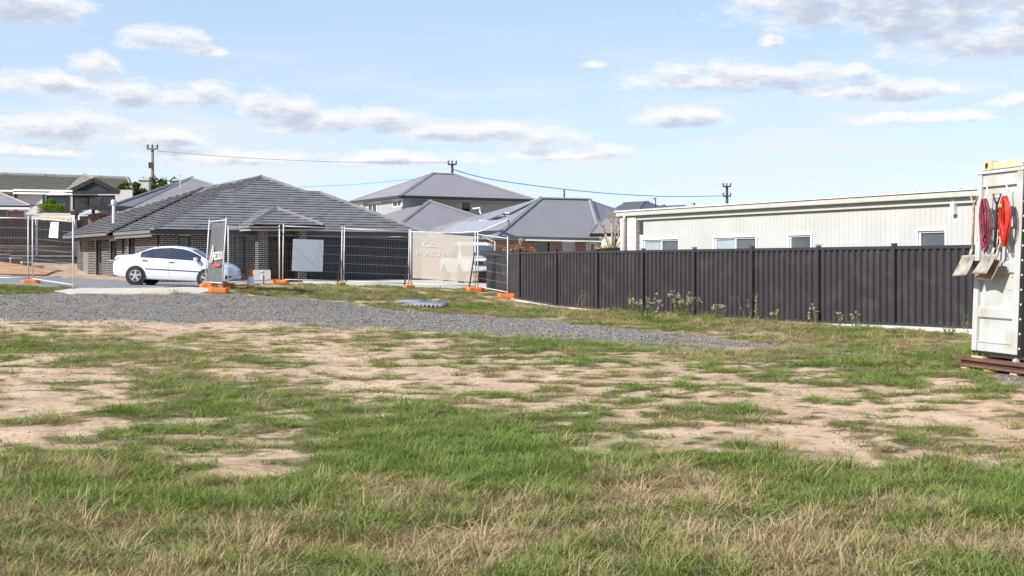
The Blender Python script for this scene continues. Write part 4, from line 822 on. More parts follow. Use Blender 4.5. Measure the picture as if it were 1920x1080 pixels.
# ------------------------------------------------------------------ poles and overhead lines
def power_pole(px, top, Y, label, arms, r=.15, base=430, brown=True):
    t = thing('power_pole', W(px, base, Y), label, 'pole'); MB().tube([W(px, base, Y), W(px, top, Y)], [r * 1.15, r * .8], 10).build('pole', M['pole'] if brown else M['charcoal'], t, smooth=True)
    for y, hw_ in arms:
        ar = MB().beam(W(px - hw_, y, Y - .2), W(px + hw_, y - .3, Y - .2), .12, .14).build('crossarm', M['pole'] if brown else M['charcoal'], t)
        for s in (-1, -.05, 1): MB().lathe(W(px + s * hw_ * .9, y, Y - .2), [(.05, 0), (.09, .12), (.06, .2), (.1, .28), (.05, .4)], 8).build('insulator', M['charcoal'], ar)
    return t
p1 = power_pole(286, 278, 110, 'brown timber power pole rising behind the left houses', [(279.5, 10)])
MB().box(W(283, 310, 109.6), (.35, .3, .5)).build('switch_box', M['charcoal'], p1)
power_pole(848, 308, 122, 'power pole top showing behind the two storey house', [(308.5, 8)], .14, brown=False); power_pole(1363, 348, 140, 'power pole with two crossarms above the pale house', [(350, 7.5), (368, 7.5)], .17, brown=False)
def cable(pts, r, mt, label):
    P_ = [W(*q) for q in pts]; out = []
    for i in range(len(P_) - 1):
        a, b = P_[max(i - 1, 0)], P_[min(i + 2, len(P_) - 1)]
        for k in range(8):
            t = k / 8; q, s_ = P_[i], P_[i + 1]; out.append(.5 * (2 * q + (s_ - a) * t + (2 * a - 5 * q + 4 * s_ - b) * t * t + (3 * q - a - 3 * s_ + b) * t ** 3))
    out.append(P_[-1]); o = MB().tube(out, r, 5).build('cable', mt, smooth=True); tag(o, label, 'cable'); return o
cable([(295, 283, 110), (430, 294, 113), (560, 301, 116), (700, 305, 119), (841, 305, 122)], .02, M['greycable'], 'thin grey overhead wire between the two left poles')
cable([(560, 350.5, 150), (660, 346, 148), (760, 337, 142), (860, 326, 130)], .05, M['cable'], 'blue overhead cable left of the two storey house')
cable([(850, 318, 122), (920, 336, 124), (1055, 354.5, 128), (1160, 364, 132), (1260, 368.5, 136), (1363, 367, 140)], .05, M['cable'], 'blue overhead cable sagging to the pole above the pale house')
def mast(px, y0, y1, Y, label, t=None):
    o = thing('antenna_mast', W(px, y1, Y), label, 'antenna'); MB().tube([W(px, y1, Y), W(px, y0, Y)], .05, 6).build('mast', M['charcoal'], o)
    if t:
        b_ = MB(); b_.tube([W(px - t, y0 + 1.6, Y), W(px + 2, y0, Y)], .04, 5)
        for k in range(4): b_.tube([W(px - t * k / 4, y0 + .4 * k, Y - .4), W(px - t * k / 4, y0 + .4 * k, Y + .4)], .02, 4)
        b_.build('aerial', M['charcoal'], o)
mast(1058, 355, 376, 86, 'plain mast on the ridge of the brick house'); mast(1229, 371.5, 396, 120, 'tallest television aerial above the distant dark roof', 6); mast(1302, 381, 398, 120, 'small television aerial right of the distant roofs', 6); mast(1246, 384, 396, 130, 'short television aerial between the two distant roofs', 7)

# ------------------------------------------------------------------ dark steel fence
fo = Vector((.27, 42.5, 0)); SF = thing('steel_fence', (5, 34, 0), 'dark grey ribbed steel fence with posts and rails across the right side', 'fence')
def rib_panel(L, z0, z1):
    prof = []; n = max(1, round(L / .195)); w = L / n
    for i in range(n): x = i * w; prof += [(x, 0), (x + w * .40, 0), (x + w * .50, .048), (x + w * .88, .048)]
    prof.append((L, 0)); return prof
def fence_bay(P0, P1, zb0, zb1, top0, top1, parent):
    d = P1 - P0; L = d.length; d.normalize(); n = Vector((d.y, -d.x, 0)); n = n if n.x < 0 or n.y < 0 else -n
    n = -n if n.dot(Vector((-.875, -.484, 0))) < 0 else n
    pr = rib_panel(L - .05, 0, 1); vs = []; k = len(pr)
    for x, q in pr: t = x / L; vs.append(P0 + d * (x + .025) + n * (q - .02) + UP * (zb0 + (zb1 - zb0) * t + .03)); 
    for x, q in pr: t = x / L; vs.append(P0 + d * (x + .025) + n * (q - .02) + UP * (top0 + (top1 - top0) * t - .02))
    MB().add(vs, [(i, i + 1, i + 1 + k, i + k) for i in range(k - 1)]).build('sheet', M['fence'], parent)
    MB().beam(P0 + UP * (top0 - .035), P1 + UP * (top1 - .035), .075, .07).build('top_rail', M['fencerail'], parent); MB().beam(P0 + UP * (zb0 + .035), P1 + UP * (zb1 + .035), .07, .06).build('bottom_rail', M['fencerail'], parent)
def zfence(i): return float(np.interp(i, [-2, -1, 0, 1, 2, 3, 6, 7, 9], [.5, .34, .22, .08, .035, .02, .02, .07, .11]))
FP = [fo + Vector((1.153, -2.086, 0)) * i for i in range(0, 10)]
for i in range(9): fence_bay(FP[i], FP[i + 1], zfence(i), zfence(i + 1), 1.80 + .0 * i, 1.80, SF)
for i in range(10):
    MB().box(FP[i] + UP * (zfence(i) + .9 + .0) + fnm * .012, (.09, .09, 1.80 - zfence(i) + .04), (fd, fnm, UP)).build('post', M['fencerail'], SF); MB().box(FP[i] + UP * 1.85 + fnm * .012, (.1, .1, .02), (fd, fnm, UP)).build('post_cap', M['fencerail'], SF)
QL = W(912, 480, 47.5); QL.z = 0; fence_bay(QL, FP[0], .48, .2, 1.70, 1.80, SF)
QB = W(905, 470, 57); QB.z = 0; QE = W(985, 470, 50.5); QE.z = 0
SF2 = thing('steel_fence', (QB + QE) / 2, 'short dark steel fence running back beside the parked ute', 'fence'); fence_bay(W(897, 470, 58).xy.to_3d(), QE, .5, .4, 2.0, 1.95, SF2)
PLN = thing('concrete_plinth', (5, 34, 0), 'pale concrete plinth along the foot of the steel fence', 'plinth')
for i in range(9): a, b = FP[i] + fnm * .03, FP[i + 1] + fnm * .03; MB().beam(a + UP * (zfence(i) - .075), b + UP * (zfence(i + 1) - .075), .22, .15).build('plinth_slab', M['concrete'], PLN)
MB().beam(QL + fnm * .03 + UP * .40, FP[0] + fnm * .03 + UP * .12, .22, .15).build('plinth_slab', M['concrete'], PLN)
# ------------------------------------------------------------------ vehicles: lofted shells
def cr1(t, a):
    a = np.asarray(a, float); n = len(a); t = np.clip(t, 0, n - 1 - 1e-9); i = int(t); f = t - i
    p0, p1, p2, p3 = a[max(i - 1, 0)], a[i], a[min(i + 1, n - 1)], a[min(i + 2, n - 1)]
    return .5 * (2 * p1 + (p2 - p0) * f + (2 * p0 - 5 * p1 + 4 * p2 - p3) * f * f + (3 * p1 - p0 - 3 * p2 + p3) * f ** 3)
class Shell:
    """stations: x, bottom, belt, top, half width, half width of roof edge"""
    def __init__(s, st):
        s.x = np.array([q[0] for q in st]); R_ = []
        for x, zb, bl, tp, w, wr in st:
            R_.append([(0, zb), (.82 * w, zb), (.965 * w, zb + .09), (w, zb + (bl - zb) * .5), (.985 * w, bl - .08), (.95 * w, bl), (.95 * w + (wr - .95 * w) * .08, bl + .03 * min(1, (tp - bl) / .3)), (wr, tp - min(.07, (tp - bl) * .3)), (wr * .72, tp - min(.018, (tp - bl) * .1)), (0, tp)])
        s.R = np.array(R_)
    def S(s, x, v):
        t = np.interp(x, s.x, np.arange(len(s.x))); ring = cr1(t, s.R); y, z = cr1(v, ring); return np.array([x, y, z])
    def N(s, x, v):
        e = .01; a = s.S(x + e, v) - s.S(x - e, v); b = s.S(x, min(v + .05, 9)) - s.S(x, max(v - .05, 0)); n = np.cross(a, b); n = n / (np.linalg.norm(n) + 1e-9)
        p = s.S(x, v); c = np.array([x, 0, .6]); return n if np.dot(n, p - c) > 0 else -n
    def body(s, nx=70, sub=4):
        xs = np.linspace(s.x[0], s.x[-1], nx); vs_ = np.linspace(0, 9, 9 * sub + 1); mb = MB(); k = len(vs_)
        for sd_ in (1, -1):
            b = len(mb.v)
            for x in xs:
                for v in vs_: q = s.S(x, v); mb.v.append((q[0], q[1] * sd_, q[2]))
            for i in range(nx - 1):
                for j in range(k - 1): mb.f.append((b + i * k + j, b + i * k + j + 1, b + (i + 1) * k + j + 1, b + (i + 1) * k + j))
        for i in (0, nx - 1): mb.f.append(tuple(i * k + j for j in range(k)) + tuple(nx * k + i * k + j for j in range(k - 2, 0, -1)))
        return mb
    def patch(s, x0, x1, v0, v1, off=.006, side=1, n=10, m=5, across=False, lift=None):
        mb = MB(); V = []
        for i in range(n + 1):
            x = x0 + (x1 - x0) * i / n; a, b = (v0(x) if callable(v0) else v0), (v1(x) if callable(v1) else v1)
            cols = [a + (b - a) * j / m for j in range(m + 1)]; r = [(s.S(x, v) + s.N(x, v) * off) * np.array([1, side, 1]) for v in cols]
            if across: r = r + [q * np.array([1, -1, 1]) for q in reversed(r[:-1])]
            V.append(r)
        k = len(V[0]); vs_ = [tuple(q) for r in V for q in r]
        return mb.add(vs_, [(i * k + j, i * k + j + 1, (i + 1) * k + j + 1, (i + 1) * k + j) for i in range(n) for j in range(k - 1)])
def weld(o):
    bm = bmesh.new(); bm.from_mesh(o.data); bmesh.ops.remove_doubles(bm, verts=bm.verts, dist=.0008); bmesh.ops.recalc_face_normals(bm, faces=bm.faces); bm.to_mesh(o.data); bm.free()
def wheel(par, x, y, r, w=.2, sp=5):
    s = 1 if y > 0 else -1; t = MB().lathe((x, y - s * w, r), [(r * .62, 0), (r * .93, .0), (r, .03), (r, w - .03), (r * .94, w), (r * .68, w + .004)], 28, (0, s, 0)).build('wheel', M['tyre'], par, smooth=True, local=True)
    rm = MB().lathe((x, y - s * .03, r), [(r * .68, 0), (r * .68, .034), (r * .62, .036), (r * .6, .012)], 24, (0, s, 0))
    for k in range(sp):
        a = 2 * math.pi * k / sp + .3; d = Vector((math.cos(a), 0, math.sin(a))); q = Vector((x, y + s * .002, r)); rm.beam(q + d * .03, q + d * r * .64, r * .24, .02, (0, 1, 0))
    rm.lathe((x, y - s * .01, r), [(r * .2, 0), (r * .2, .02), (r * .1, .024)], 14, (0, s, 0)); rm.build('rim', M['chrome'], t, local=True)
    MB().lathe((x, y - s * .06, r), [(r * .6, 0), (r * .6, .01)], 20, (0, s, 0)).build('brake_disc', M['black'], t, local=True)
car = thing('parked_car', (-12.95, 47.6, .0), 'white four door sedan parked on the road in front of the brick house', 'car')
SED = Shell([(-2.245, .42, .72, .80, .60, .50), (-2.2, .33, .84, .95, .74, .62), (-2.08, .27, .93, 1.05, .83, .70), (-1.75, .22, .955, 1.085, .868, .72), (-1.5, .2, .96, 1.12, .875, .70), (-1.15, .19, .955, 1.275, .878, .62), (-.75, .19, .945, 1.405, .878, .585), (-.3, .19, .935, 1.46, .878, .58), (.1, .19, .925, 1.465, .878, .585), (.5, .19, .915, 1.415, .877, .60), (.85, .19, .905, 1.285, .875, .64), (1.2, .19, .895, 1.11, .872, .70), (1.4, .19, .875, 1.0, .868, .72), (1.75, .2, .82, .93, .85, .70), (2.02, .22, .74, .84, .80, .64), (2.17, .28, .64, .73, .70, .55), (2.245, .36, .54, .62, .52, .42)])
b_ = SED.body().build('body', M['carwhite'], car, smooth=True, local=True); weld(b_)
for sd_ in (1, -1):
    for x0, x1 in ((-1.18, -.14), (-.06, 1.06)):
        g = SED.patch(x0, x1, 6.05, lambda x: 6.92, .006, sd_, 14, 4).build('side_window', M['carglass'], car, smooth=True, local=True)
    SED.patch(-.145, -.055, 6.02, 6.95, .007, sd_, 2, 4).build('door_pillar', M['black'], car, local=True)
    MB().tube([tuple((SED.S(x, 3.05) + SED.N(x, 3.05) * .006) * np.array([1, sd_, 1])) for x in np.linspace(-.95, 1.15, 12)], .016, 6).build('rub_strip', M['charcoal'], car, local=True)
    for x in (-.98, .02): MB().tube([tuple((SED.S(x + k, 4.05) + SED.N(x + k, 4.05) * .018) * np.array([1, sd_, 1])) for k in (-.1, 0, .1)], .016, 6).build('door_handle', M['charcoal'], car, local=True)
    for x in (-1.2, -.1, 1.12):
        MB().tube([tuple((SED.S(x - .03 * (v - 4), v) + SED.N(x, v) * .001) * np.array([1, sd_, 1])) for v in np.linspace(2.1, 6, 9)], .0045, 4).build('door_seam', M['black'], car, local=True)
    SED.patch(-2.215, -1.93, lambda x: 3.95 + (x + 2.2) * 1.2, lambda x: 5.1 - (x + 2.2) * .9, .008, sd_, 6, 4).build('tail_light', M['redlamp'], car, local=True)
    SED.patch(1.78, 2.12, lambda x: 4.7 - (x - 1.8) * 1.2, lambda x: 5.4, .008, sd_, 6, 4).build('headlight', M['lamp'], car, local=True)
    SED.patch(2.0, 2.2, 2.1, 2.9, .006, sd_, 4, 3).build('fog_light', M['black'], car, local=True)
    q = SED.S(.92, 5.6); MB().box((.93, sd_ * (q[1] + .10), 1.0), (.14, .2, .13)).build('mirror', M['carwhite'], car, bevel=.04, local=True)
    for x in (1.34, -1.3):
        MB().lathe((x, sd_ * .72, .315), [(.37, 0), (.37, .163), (.33, .166)], 32, (0, sd_, 0)).build('wheel_arch', M['black'], car, local=True); wheel(car, x, sd_ * .886, .315)
SED.patch(.68, 1.3, 7.2, 9, .006, 1, 8, 4, True).build('windscreen', M['carglass'], car, smooth=True, local=True); SED.patch(-1.52, -.98, 7.2, 9, .006, 1, 8, 4, True).build('rear_window', M['carglass'], car, smooth=True, local=True)
SED.patch(-1.9, 1.95, .9, 1.8, .004, 1, 12, 3).build('sill', M['charcoal'], car, local=True); MB().box((2.2, 0, .5), (.06, .7, .16)).build('grille', M['black'], car, bevel=.02, local=True); MB().box((-2.13, 0, .33), (.12, 1.3, .14)).build('rear_valance', M['charcoal'], car, bevel=.03, local=True)
zc = float(hz1(-12.95, 47.6)) + .055; car.location = W(333, 480, 47.6); car.location.z = zc; car.rotation_euler = (0, R(2.4), R(-3))

ute = thing('parked_ute', (-1.44, 56.5, .5), 'white ute facing the camera, half hidden by the beige mesh banner', 'ute')
UTE = Shell([(-2.62, .62, .95, 1.12, .86, .78), (-2.5, .5, 1.0, 1.16, .95, .86), (-1.9, .45, 1.04, 1.18, .97, .88), (-1.0, .42, 1.05, 1.2, .97, .86), (-.88, .42, 1.06, 1.62, .97, .74), (-.7, .42, 1.06, 1.78, .97, .70), (-.2, .42, 1.06, 1.83, .97, .70), (.35, .42, 1.06, 1.81, .97, .70), (.75, .42, 1.06, 1.66, .97, .74), (1.1, .42, 1.05, 1.4, .965, .8), (1.45, .42, 1.03, 1.18, .96, .82), (1.9, .44, 1.0, 1.13, .955, .8), (2.35, .46, .94, 1.06, .93, .76), (2.55, .48, .86, .98, .88, .7), (2.64, .55, .78, .86, .78, .6)])
b_ = UTE.body().build('body', M['carwhite'], ute, smooth=True, local=True); weld(b_)
for sd_ in (1, -1):
    for x0, x1 in ((-.78, -.08), (.02, .98)): UTE.patch(x0, x1, 6.05, 6.9, .006, sd_, 10, 4).build('side_window', M['pane'], ute, smooth=True, local=True)
    UTE.patch(2.3, 2.56, 4.2, 5.3, .008, sd_, 5, 4).build('headlight', M['lamp'], ute, local=True)
    MB().box((.95, sd_ * 1.08, 1.2), (.16, .22, .24)).build('mirror', M['charcoal'], ute, bevel=.05, local=True)
    for x in (1.65, -1.45): MB().lathe((x, sd_ * .8, .38), [(.44, 0), (.44, .172), (.4, .175)], 30, (0, sd_, 0)).build('wheel_arch', M['black'], ute, local=True); wheel(ute, x, sd_ * .975, .37, .24, 6)
UTE.patch(.72, 1.42, 7.15, 9, .006, 1, 8, 5, True).build('windscreen', M['greypane'], ute, smooth=True, local=True)
gr = MB().box((2.655, 0, .86), (.05, 1.1, .2)).build('grille', M['black'], ute, bevel=.015, local=True)
for z in (.80, .86, .92): MB().box((2.684, 0, z), (.012, 1.06, .014)).build('grille_bar', M['chrome'], gr, local=True)
em = MB().lathe((2.68, 0, .88), [(.115, 0), (.115, .02), (.098, .022), (.098, .0)], 24, (1, 0, 0))
for a, b in (((-.045, .08), (0, 0)), ((.045, .08), (0, 0)), ((-.088, .03), (-.045, -.085)), ((-.045, -.085), (0, -.01)), ((0, -.01), (.045, -.085)), ((.045, -.085), (.088, .03))): em.beam((2.692, a[0], .88 + a[1]), (2.692, b[0], .88 + b[1]), .016, .02, (1, 0, 0))
em.build('emblem', M['chrome'], gr, local=True)
MB().box((2.66, 0, .6), (.08, 1.6, .22)).build('bumper', M['carwhite'], ute, bevel=.05, local=True); MB().box((2.715, 0, .64), (.015, .42, .12)).build('number_plate', M['sign'], ute, local=True); MB().box((2.66, 0, .47), (.1, 1.5, .08)).build('lower_intake', M['black'], ute, bevel=.02, local=True)
ute.location = W(884, 480, 58.6); ute.location.z = hz1(-1.8, 58.0) + .06; ute.rotation_euler = (0, 0, math.atan2(-.962, .27))

# ------------------------------------------------------------------ temporary fence panels
def temp_panel(p0, p1, label, h=2.08, g='temporary fence panels', top=None, rail=.16, mesh=True):
    """p0, p1: feet of the two posts; top: optional displacement of the top edge (leaning panel)"""
    p0, p1 = Vector(p0), Vector(p1); tp = Vector(top or (0, 0, 0)) + UP * h; t = thing('temporary_fence', (p0 + p1) / 2, label, 'fence panel', g)
    for p in (p0, p1): MB().tube([p, p + tp], .021, 8).build('post', M['galv'], t, smooth=True)
    for f in (rail / h, .965): MB().tube([p0 + tp * f, p1 + tp * f], .018, 8).build('rail', M['galv'], t, smooth=True)
    if mesh:
        m = MB(); L = (p1 - p0).length; n = int(L / .085)
        for i in range(1, n): q = p0.lerp(p1, i / n); m.tube([q + tp * (rail / h), q + tp * .965], .0016, 3, False)
        for k in range(1, 6): f = rail / h + (.965 - rail / h) * k / 6; m.tube([p0 + tp * f, p1 + tp * f], .0017, 3, False)
        m.build('wire_mesh', M['wire'], t, kind='stuff')
    return t
def foot_at(px, py, Y, dz=0): p = W(px, py, Y); p.z = hz1(p.x, p.y) + dz; return p
L0, L1_, L2_, L3 = foot_at(-20, 520, 39.5), foot_at(53, 527, 39.5), foot_at(61, 530, 39.2), foot_at(137, 545, 37.4)
temp_panel(L0, L1_, 'wire fence panel cut by the left picture edge'); temp_panel(L2_, L3, 'wire fence panel with a small white notice at left')
G0, G1 = foot_at(384.5, 537, 39.4), foot_at(416, 541, 37.4); GT = W(424.5, 405, 37.4) - W(415.7, 540, 37.4); GT.z = 0
temp_panel(G0, G1, 'leaning gate panel carrying the dark grey banner', top=GT, mesh=False)
Q = [foot_at(428, 531, 42.3), foot_at(524, 531, 44.2), foot_at(530, 532, 44.2), foot_at(640, 535, 45.2), foot_at(644.5, 536, 45.2), foot_at(766, 541, 45.4), foot_at(770.5, 541, 45.4), foot_at(891, 545, 45.5), foot_at(896, 545, 45.4), foot_at(952, 557, 43.9)]
for i, lb in enumerate(('wire fence panel right of the dark banner and behind the cone', 'wire fence panel carrying the large white sheet', 'bare wire fence panel in front of the garage door', 'wire fence panel carrying the beige mesh banner', 'wire fence panel angled against the dark steel fence')):
    temp_panel(Q[2 * i], Q[2 * i + 1], lb, h=2.08 if i else 2.04, top=((.03, 0, 0) if i in (1, 2) else None))
cl = MB()
def brace(p, q, label): o = MB().tube([p, q], .025, 6).build('fence_brace', M['black'], None); tag(o, label, 'brace', None)
brace(Q[7] + UP * 1.35 + Vector((-.02, -.05, 0)), Q[7] + Vector((-.22, -.45, -.03)), 'black diagonal brace at the right edge of the beige banner'); brace(Q[5] + UP * 1.0 + Vector((-.02, .05, 0)), Q[5] + Vector((-.14, -.3, -.02)), 'black diagonal brace at the left edge of the beige banner'); brace(Q[3] + UP * 1.1 + Vector((-.02, .05, 0)), Q[3] + Vector((-.1, -.3, -.02)), 'black diagonal brace left of the garage panel')

def cloth(name, c, mt, label, cat, n=18, m=14, amp=.02, thick=.004):
    """c: four corners (bottom-left, bottom-right, top-right, top-left)"""
    c = [Vector(q) for q in c]; nn = (c[1] - c[0]).cross(c[3] - c[0]).normalized(); mb = MB(); V = []
    for j in range(m + 1):
        for i in range(n + 1):
            u, v = i / n, j / m; p = c[0].lerp(c[1], u).lerp(c[3].lerp(c[2], u), v); w = (fbm(np.array([u * 4.0]), np.array([v * 3.0]), 90)[0] - .5) * 2 * amp * min(1, 5 * min(u, 1 - u, v + .1, 1 - v + .1)); V.append(p + nn * w)
    o = MB().add(V, [(j * (n + 1) + i, j * (n + 1) + i + 1, (j + 1) * (n + 1) + i + 1, (j + 1) * (n + 1) + i) for j in range(m) for i in range(n)]).build(name, mt, None, smooth=amp > 0)
    if thick: s_ = o.modifiers.new('thickness', 'SOLIDIFY'); s_.thickness = thick
    return tag(o, label, cat), c, nn
def lettering(parent, text, c, nn, u0, u1, v0, v1, mt, mirror=False, off=.012, name='lettering'):
    cu = bpy.data.curves.new('t', 'FONT'); cu.body = text; cu.align_x = 'LEFT'; cu.offset = .012; ob = bpy.data.objects.new('t', cu); COL.objects.link(ob); bpy.context.view_layer.update()
    me = bpy.data.meshes.new_from_object(ob.evaluated_get(bpy.context.evaluated_depsgraph_get())); bpy.data.objects.remove(ob)
    co = np.array([v.co[:] for v in me.vertices]); lo, hi = co.min(0), co.max(0)
    for v in me.vertices:
        a, b = (v.co.x - lo[0]) / (hi[0] - lo[0]), (v.co.y - lo[1]) / (hi[1] - lo[1]); a = 1 - a if mirror else a
        u, w = u0 + (u1 - u0) * a, v0 + (v1 - v0) * b; v.co = c[0].lerp(c[1], u).lerp(c[3].lerp(c[2], u), w) + nn * off
    me.materials.clear(); o = link(name, me, mt, parent); return o
def flat(parent, pts, c, nn, mt, off, name):
    MB().prism([c[0].lerp(c[1], u).lerp(c[3].lerp(c[2], u), v) + nn * off for u, v in pts], nn * .003).build(name, mt, parent)
up6, dn6 = UP * 2.0, UP * .36
bc = [Q[6] + dn6 + Vector((.06, -.03, 0)), Q[7] + UP * .30 + Vector((-.08, -.03, 0)), Q[7] + UP * 1.93 + Vector((-.06, -.03, 0)), Q[6] + UP * 2.0 + Vector((.06, -.03, 0))]
bo, c_, n_ = cloth('mesh_banner', bc, M['banner'], 'beige shade mesh banner on the fence panel, lettering seen from behind', 'banner', amp=.004, thick=0)
lettering(bo, 'PRECISION', c_, n_, .06, .66, .50, .62, M['faintprint'], True, .01); flat(bo, [(.14, .70), (.38, .70), (.38, .72), (.14, .72)], c_, n_, M['faintprint'], .01, 'printed_bar'); flat(bo, [(.15, .72), (.19, .80), (.24, .82), (.24, .80), (.20, .78), (.18, .72)], c_, n_, M['faintprint'], .01, 'printed_emblem')
yb = 39.3; dc = [W(385.5, 534, yb), W(416.5, 534, 37.4), W(424, 415, 37.4), W(396.5, 421, yb)]
bo2, c_, n_ = cloth('dark_banner', [q + Vector((.03, -.05, 0)) for q in dc], M['darkbanner'], 'dark grey banner with pale lettering beside the white sedan', 'banner', amp=.035)
lettering(bo2, 'PRECISION', c_, n_, .36, .97, .40, .53, M['print'], False, .05); flat(bo2, [(.42, .29), (.86, .29), (.88, .335), (.44, .335)], c_, n_, M['redprint'], .045, 'red_strip')
flat(bo2, [(.16, .36), (.33, .36), (.36, .55), (.29, .66), (.22, .55)], c_, n_, M['print'], .04, 'printed_emblem'); flat(bo2, [(.2, .365), (.29, .365), (.33, .54), (.29, .62), (.27, .5)], c_, n_, M['redprint'], .046, 'printed_emblem')
sgo, _, _ = cloth('sign_sheet', [W(547, 508, 44.3), W(604.5, 509.5, 44.9), W(607, 450, 44.9), W(549.5, 448, 44.3)], M['sign'], 'blank white sheet tied to the fence before the garage', 'sign', amp=.0, thick=.003)
cloth('notice', [W(91.5, 445, 38.2), W(108.5, 446.5, 37.8), W(110, 416.5, 37.8), W(95.5, 416.5, 38.2)], M['sign'], 'small white notice on the left fence panel', 'sign', amp=.0, thick=.003)

# ------------------------------------------------------------------ orange fence feet
def foot_mesh(nm, lx=.33, ly=.13, hz_=.17, seed=0):
    n, m = 28, 8; V = []; Fc = []; r = random.Random(seed)
    for j in range(m + 1):
        t = j / m; sc = 1 if t < .6 else math.cos((t - .6) / .4 * 1.35) ** .6; z = hz_ * min(1, t / .75) 
        for i in range(n):
            a = 2 * math.pi * i / n; c, s = math.cos(a), math.sin(a); x = lx * sc * math.copysign(abs(c) ** .45, c); y = ly * sc * math.copysign(abs(s) ** .45, s)
            V.append((x, y * (1 + .14 * math.cos(3 * math.pi * x / lx)), z * (.86 + .2 * abs(math.sin(2.2 * math.pi * x / lx))) + r.uniform(-.004, .004)))
    for j in range(m):
        for i in range(n): Fc.append((j * n + i, j * n + (i + 1) % n, (j + 1) * n + (i + 1) % n, (j + 1) * n + i))
    Fc += [tuple(range(n - 1, -1, -1)), tuple(m * n + i for i in range(n))]
    me = bpy.data.meshes.new(nm); me.from_pydata(V, [], Fc)
    for p in me.polygons: p.use_smooth = True
    me.materials.append(M['orange']); return me
fm_ = foot_mesh('fence_foot')
for px, py, Y, rz, sc, lb in ((58, 532, 39.2, .3, 1, 'orange plastic fence foot under the leftmost fence posts'), (410, 549, 36.3, .1, 1.05, 'rounded orange fence foot nearest the gravel below the dark banner'), (392, 541, 38.8, .2, 1.0, 'flat orange fence foot left under the dark banner'), (424, 538, 39.6, -.1, 1.1, 'flat orange fence foot right behind the dark banner'), (525, 534, 44.1, 0, 1.15, 'orange fence foot behind the traffic cone and grey sign'), (640, 537, 45.1, 1.2, .8, 'small orange fence foot at the left of the garage panel'), (767, 542, 45.2, .9, .9, 'orange fence foot at the left of the beige banner'), (891, 550, 45.2, .3, 1.15, 'orange fence foot at the right of the beige banner'), (951, 564, 43.4, .1, 1.2, 'large orange fence foot at the end of the dark steel fence')):
    t = thing('ballast_weight', foot_at(px, py, Y, -.01), lb, 'fence foot', 'orange fence feet', rz); sc *= .84; t.scale = (sc, sc, sc * .95); b_ = link('block', fm_, None, t, True)
    for s in (-.12, .12): MB().lathe((s, 0, .13), [(.045, 0), (.045, .035), (.028, .036), (.028, .01)], 12).build('post_socket', M['orange'], t, local=True)
# ------------------------------------------------------------------ cone, sign, offcut
cp = foot_at(470.5, 544, 38.4); K = thing('traffic_cone', cp, 'orange traffic cone with white band on the grass verge', 'cone')
cb = MB().box((0, 0, .02), (.36, .36, .04)).build('base', M['orange'], K, bevel=.02, local=True)
def rz_(z): return .145 - .115 * z / .68
for z0, z1, mt, nm in ((.04, .14, M['orange'], 'lower_cone'), (.14, .40, mat('reflective_white', (.85, .82, .80), .4, var=.05), 'white_band'), (.40, .67, M['orange'], 'cone_tip')): MB().lathe((0, 0, 0), [(rz_(z0), z0), (rz_(z1), z1)], 20).build(nm, mt, K, local=True)
sp_ = foot_at(491, 536, 44.6); SG = thing('road_sign', sp_, 'grey back of a small sign standing behind the traffic cone', 'sign')
w_, h_, r_ = .31, .24, .06; pts_ = [(sx_ * (w_ - r_) + r_ * math.cos(a), sy_ * (h_ - r_) + r_ * math.sin(a)) for sx_, sy_, a0 in ((1, 1, 0), (-1, 1, 90), (-1, -1, 180), (1, -1, 270)) for a in [R(a0 + k * 22.5) for k in range(5)]]
MB().prism([sp_ + Vector((x, -.02, .29 + z)) for x, z in pts_], Vector((0, .012, 0))).build('panel', M['greysign'], SG); MB().box(sp_ + Vector((.01, -.05, .16)), (.05, .03, .42)).build('post', M['galv'], SG); MB().box(sp_ + Vector((.0, -.035, .47)), (.1, .02, .05)).build('bracket', M['galv'], SG)
def offcut(px, py, Y, rz, L, Wd, tilt, label):
    p = foot_at(px, py, Y, .07); V = []; n = 60; c, s = math.cos(rz), math.sin(rz)
    for j in range(2):
        for i in range(n + 1): x = (i / n - .5) * L; y = (j - .5) * Wd; z = .035 * math.sin(i * 2 * math.pi / 6.0) + y * tilt + .03 * math.sin(i / n * 3.1); V.append(p + Vector((x * c - y * s, x * s + y * c, z)))
    o = MB().add(V, [(i, i + 1, i + 2 + n, i + 1 + n) for i in range(n)]).build('roofing_sheet', M['tin'], smooth=True); o.modifiers.new('thickness', 'SOLIDIFY').thickness = .004; tag(o, label, 'metal sheet', 'roofing offcuts on the verge')
offcut(797, 580, 37.6, -.22, 1.25, 1.1, .07, 'corrugated silver sheet lying on the verge, the front one'); offcut(768, 575, 38.3, -.3, .8, .9, .06, 'corrugated silver sheet lying behind the other offcut')
rg = foot_at(846, 562, 41); m = MB()
for k in range(9): a = k * .7; m.beam(rg + Vector((.25 * math.cos(a), .12 * math.sin(a), .03)), rg + Vector((-.1 * math.cos(a * 2), .1 * math.sin(a), .06)), .05, .015)
tag(m.build('plastic_scrap', M['black']), 'crumpled black plastic scrap on the verge by the beige banner', 'scrap')

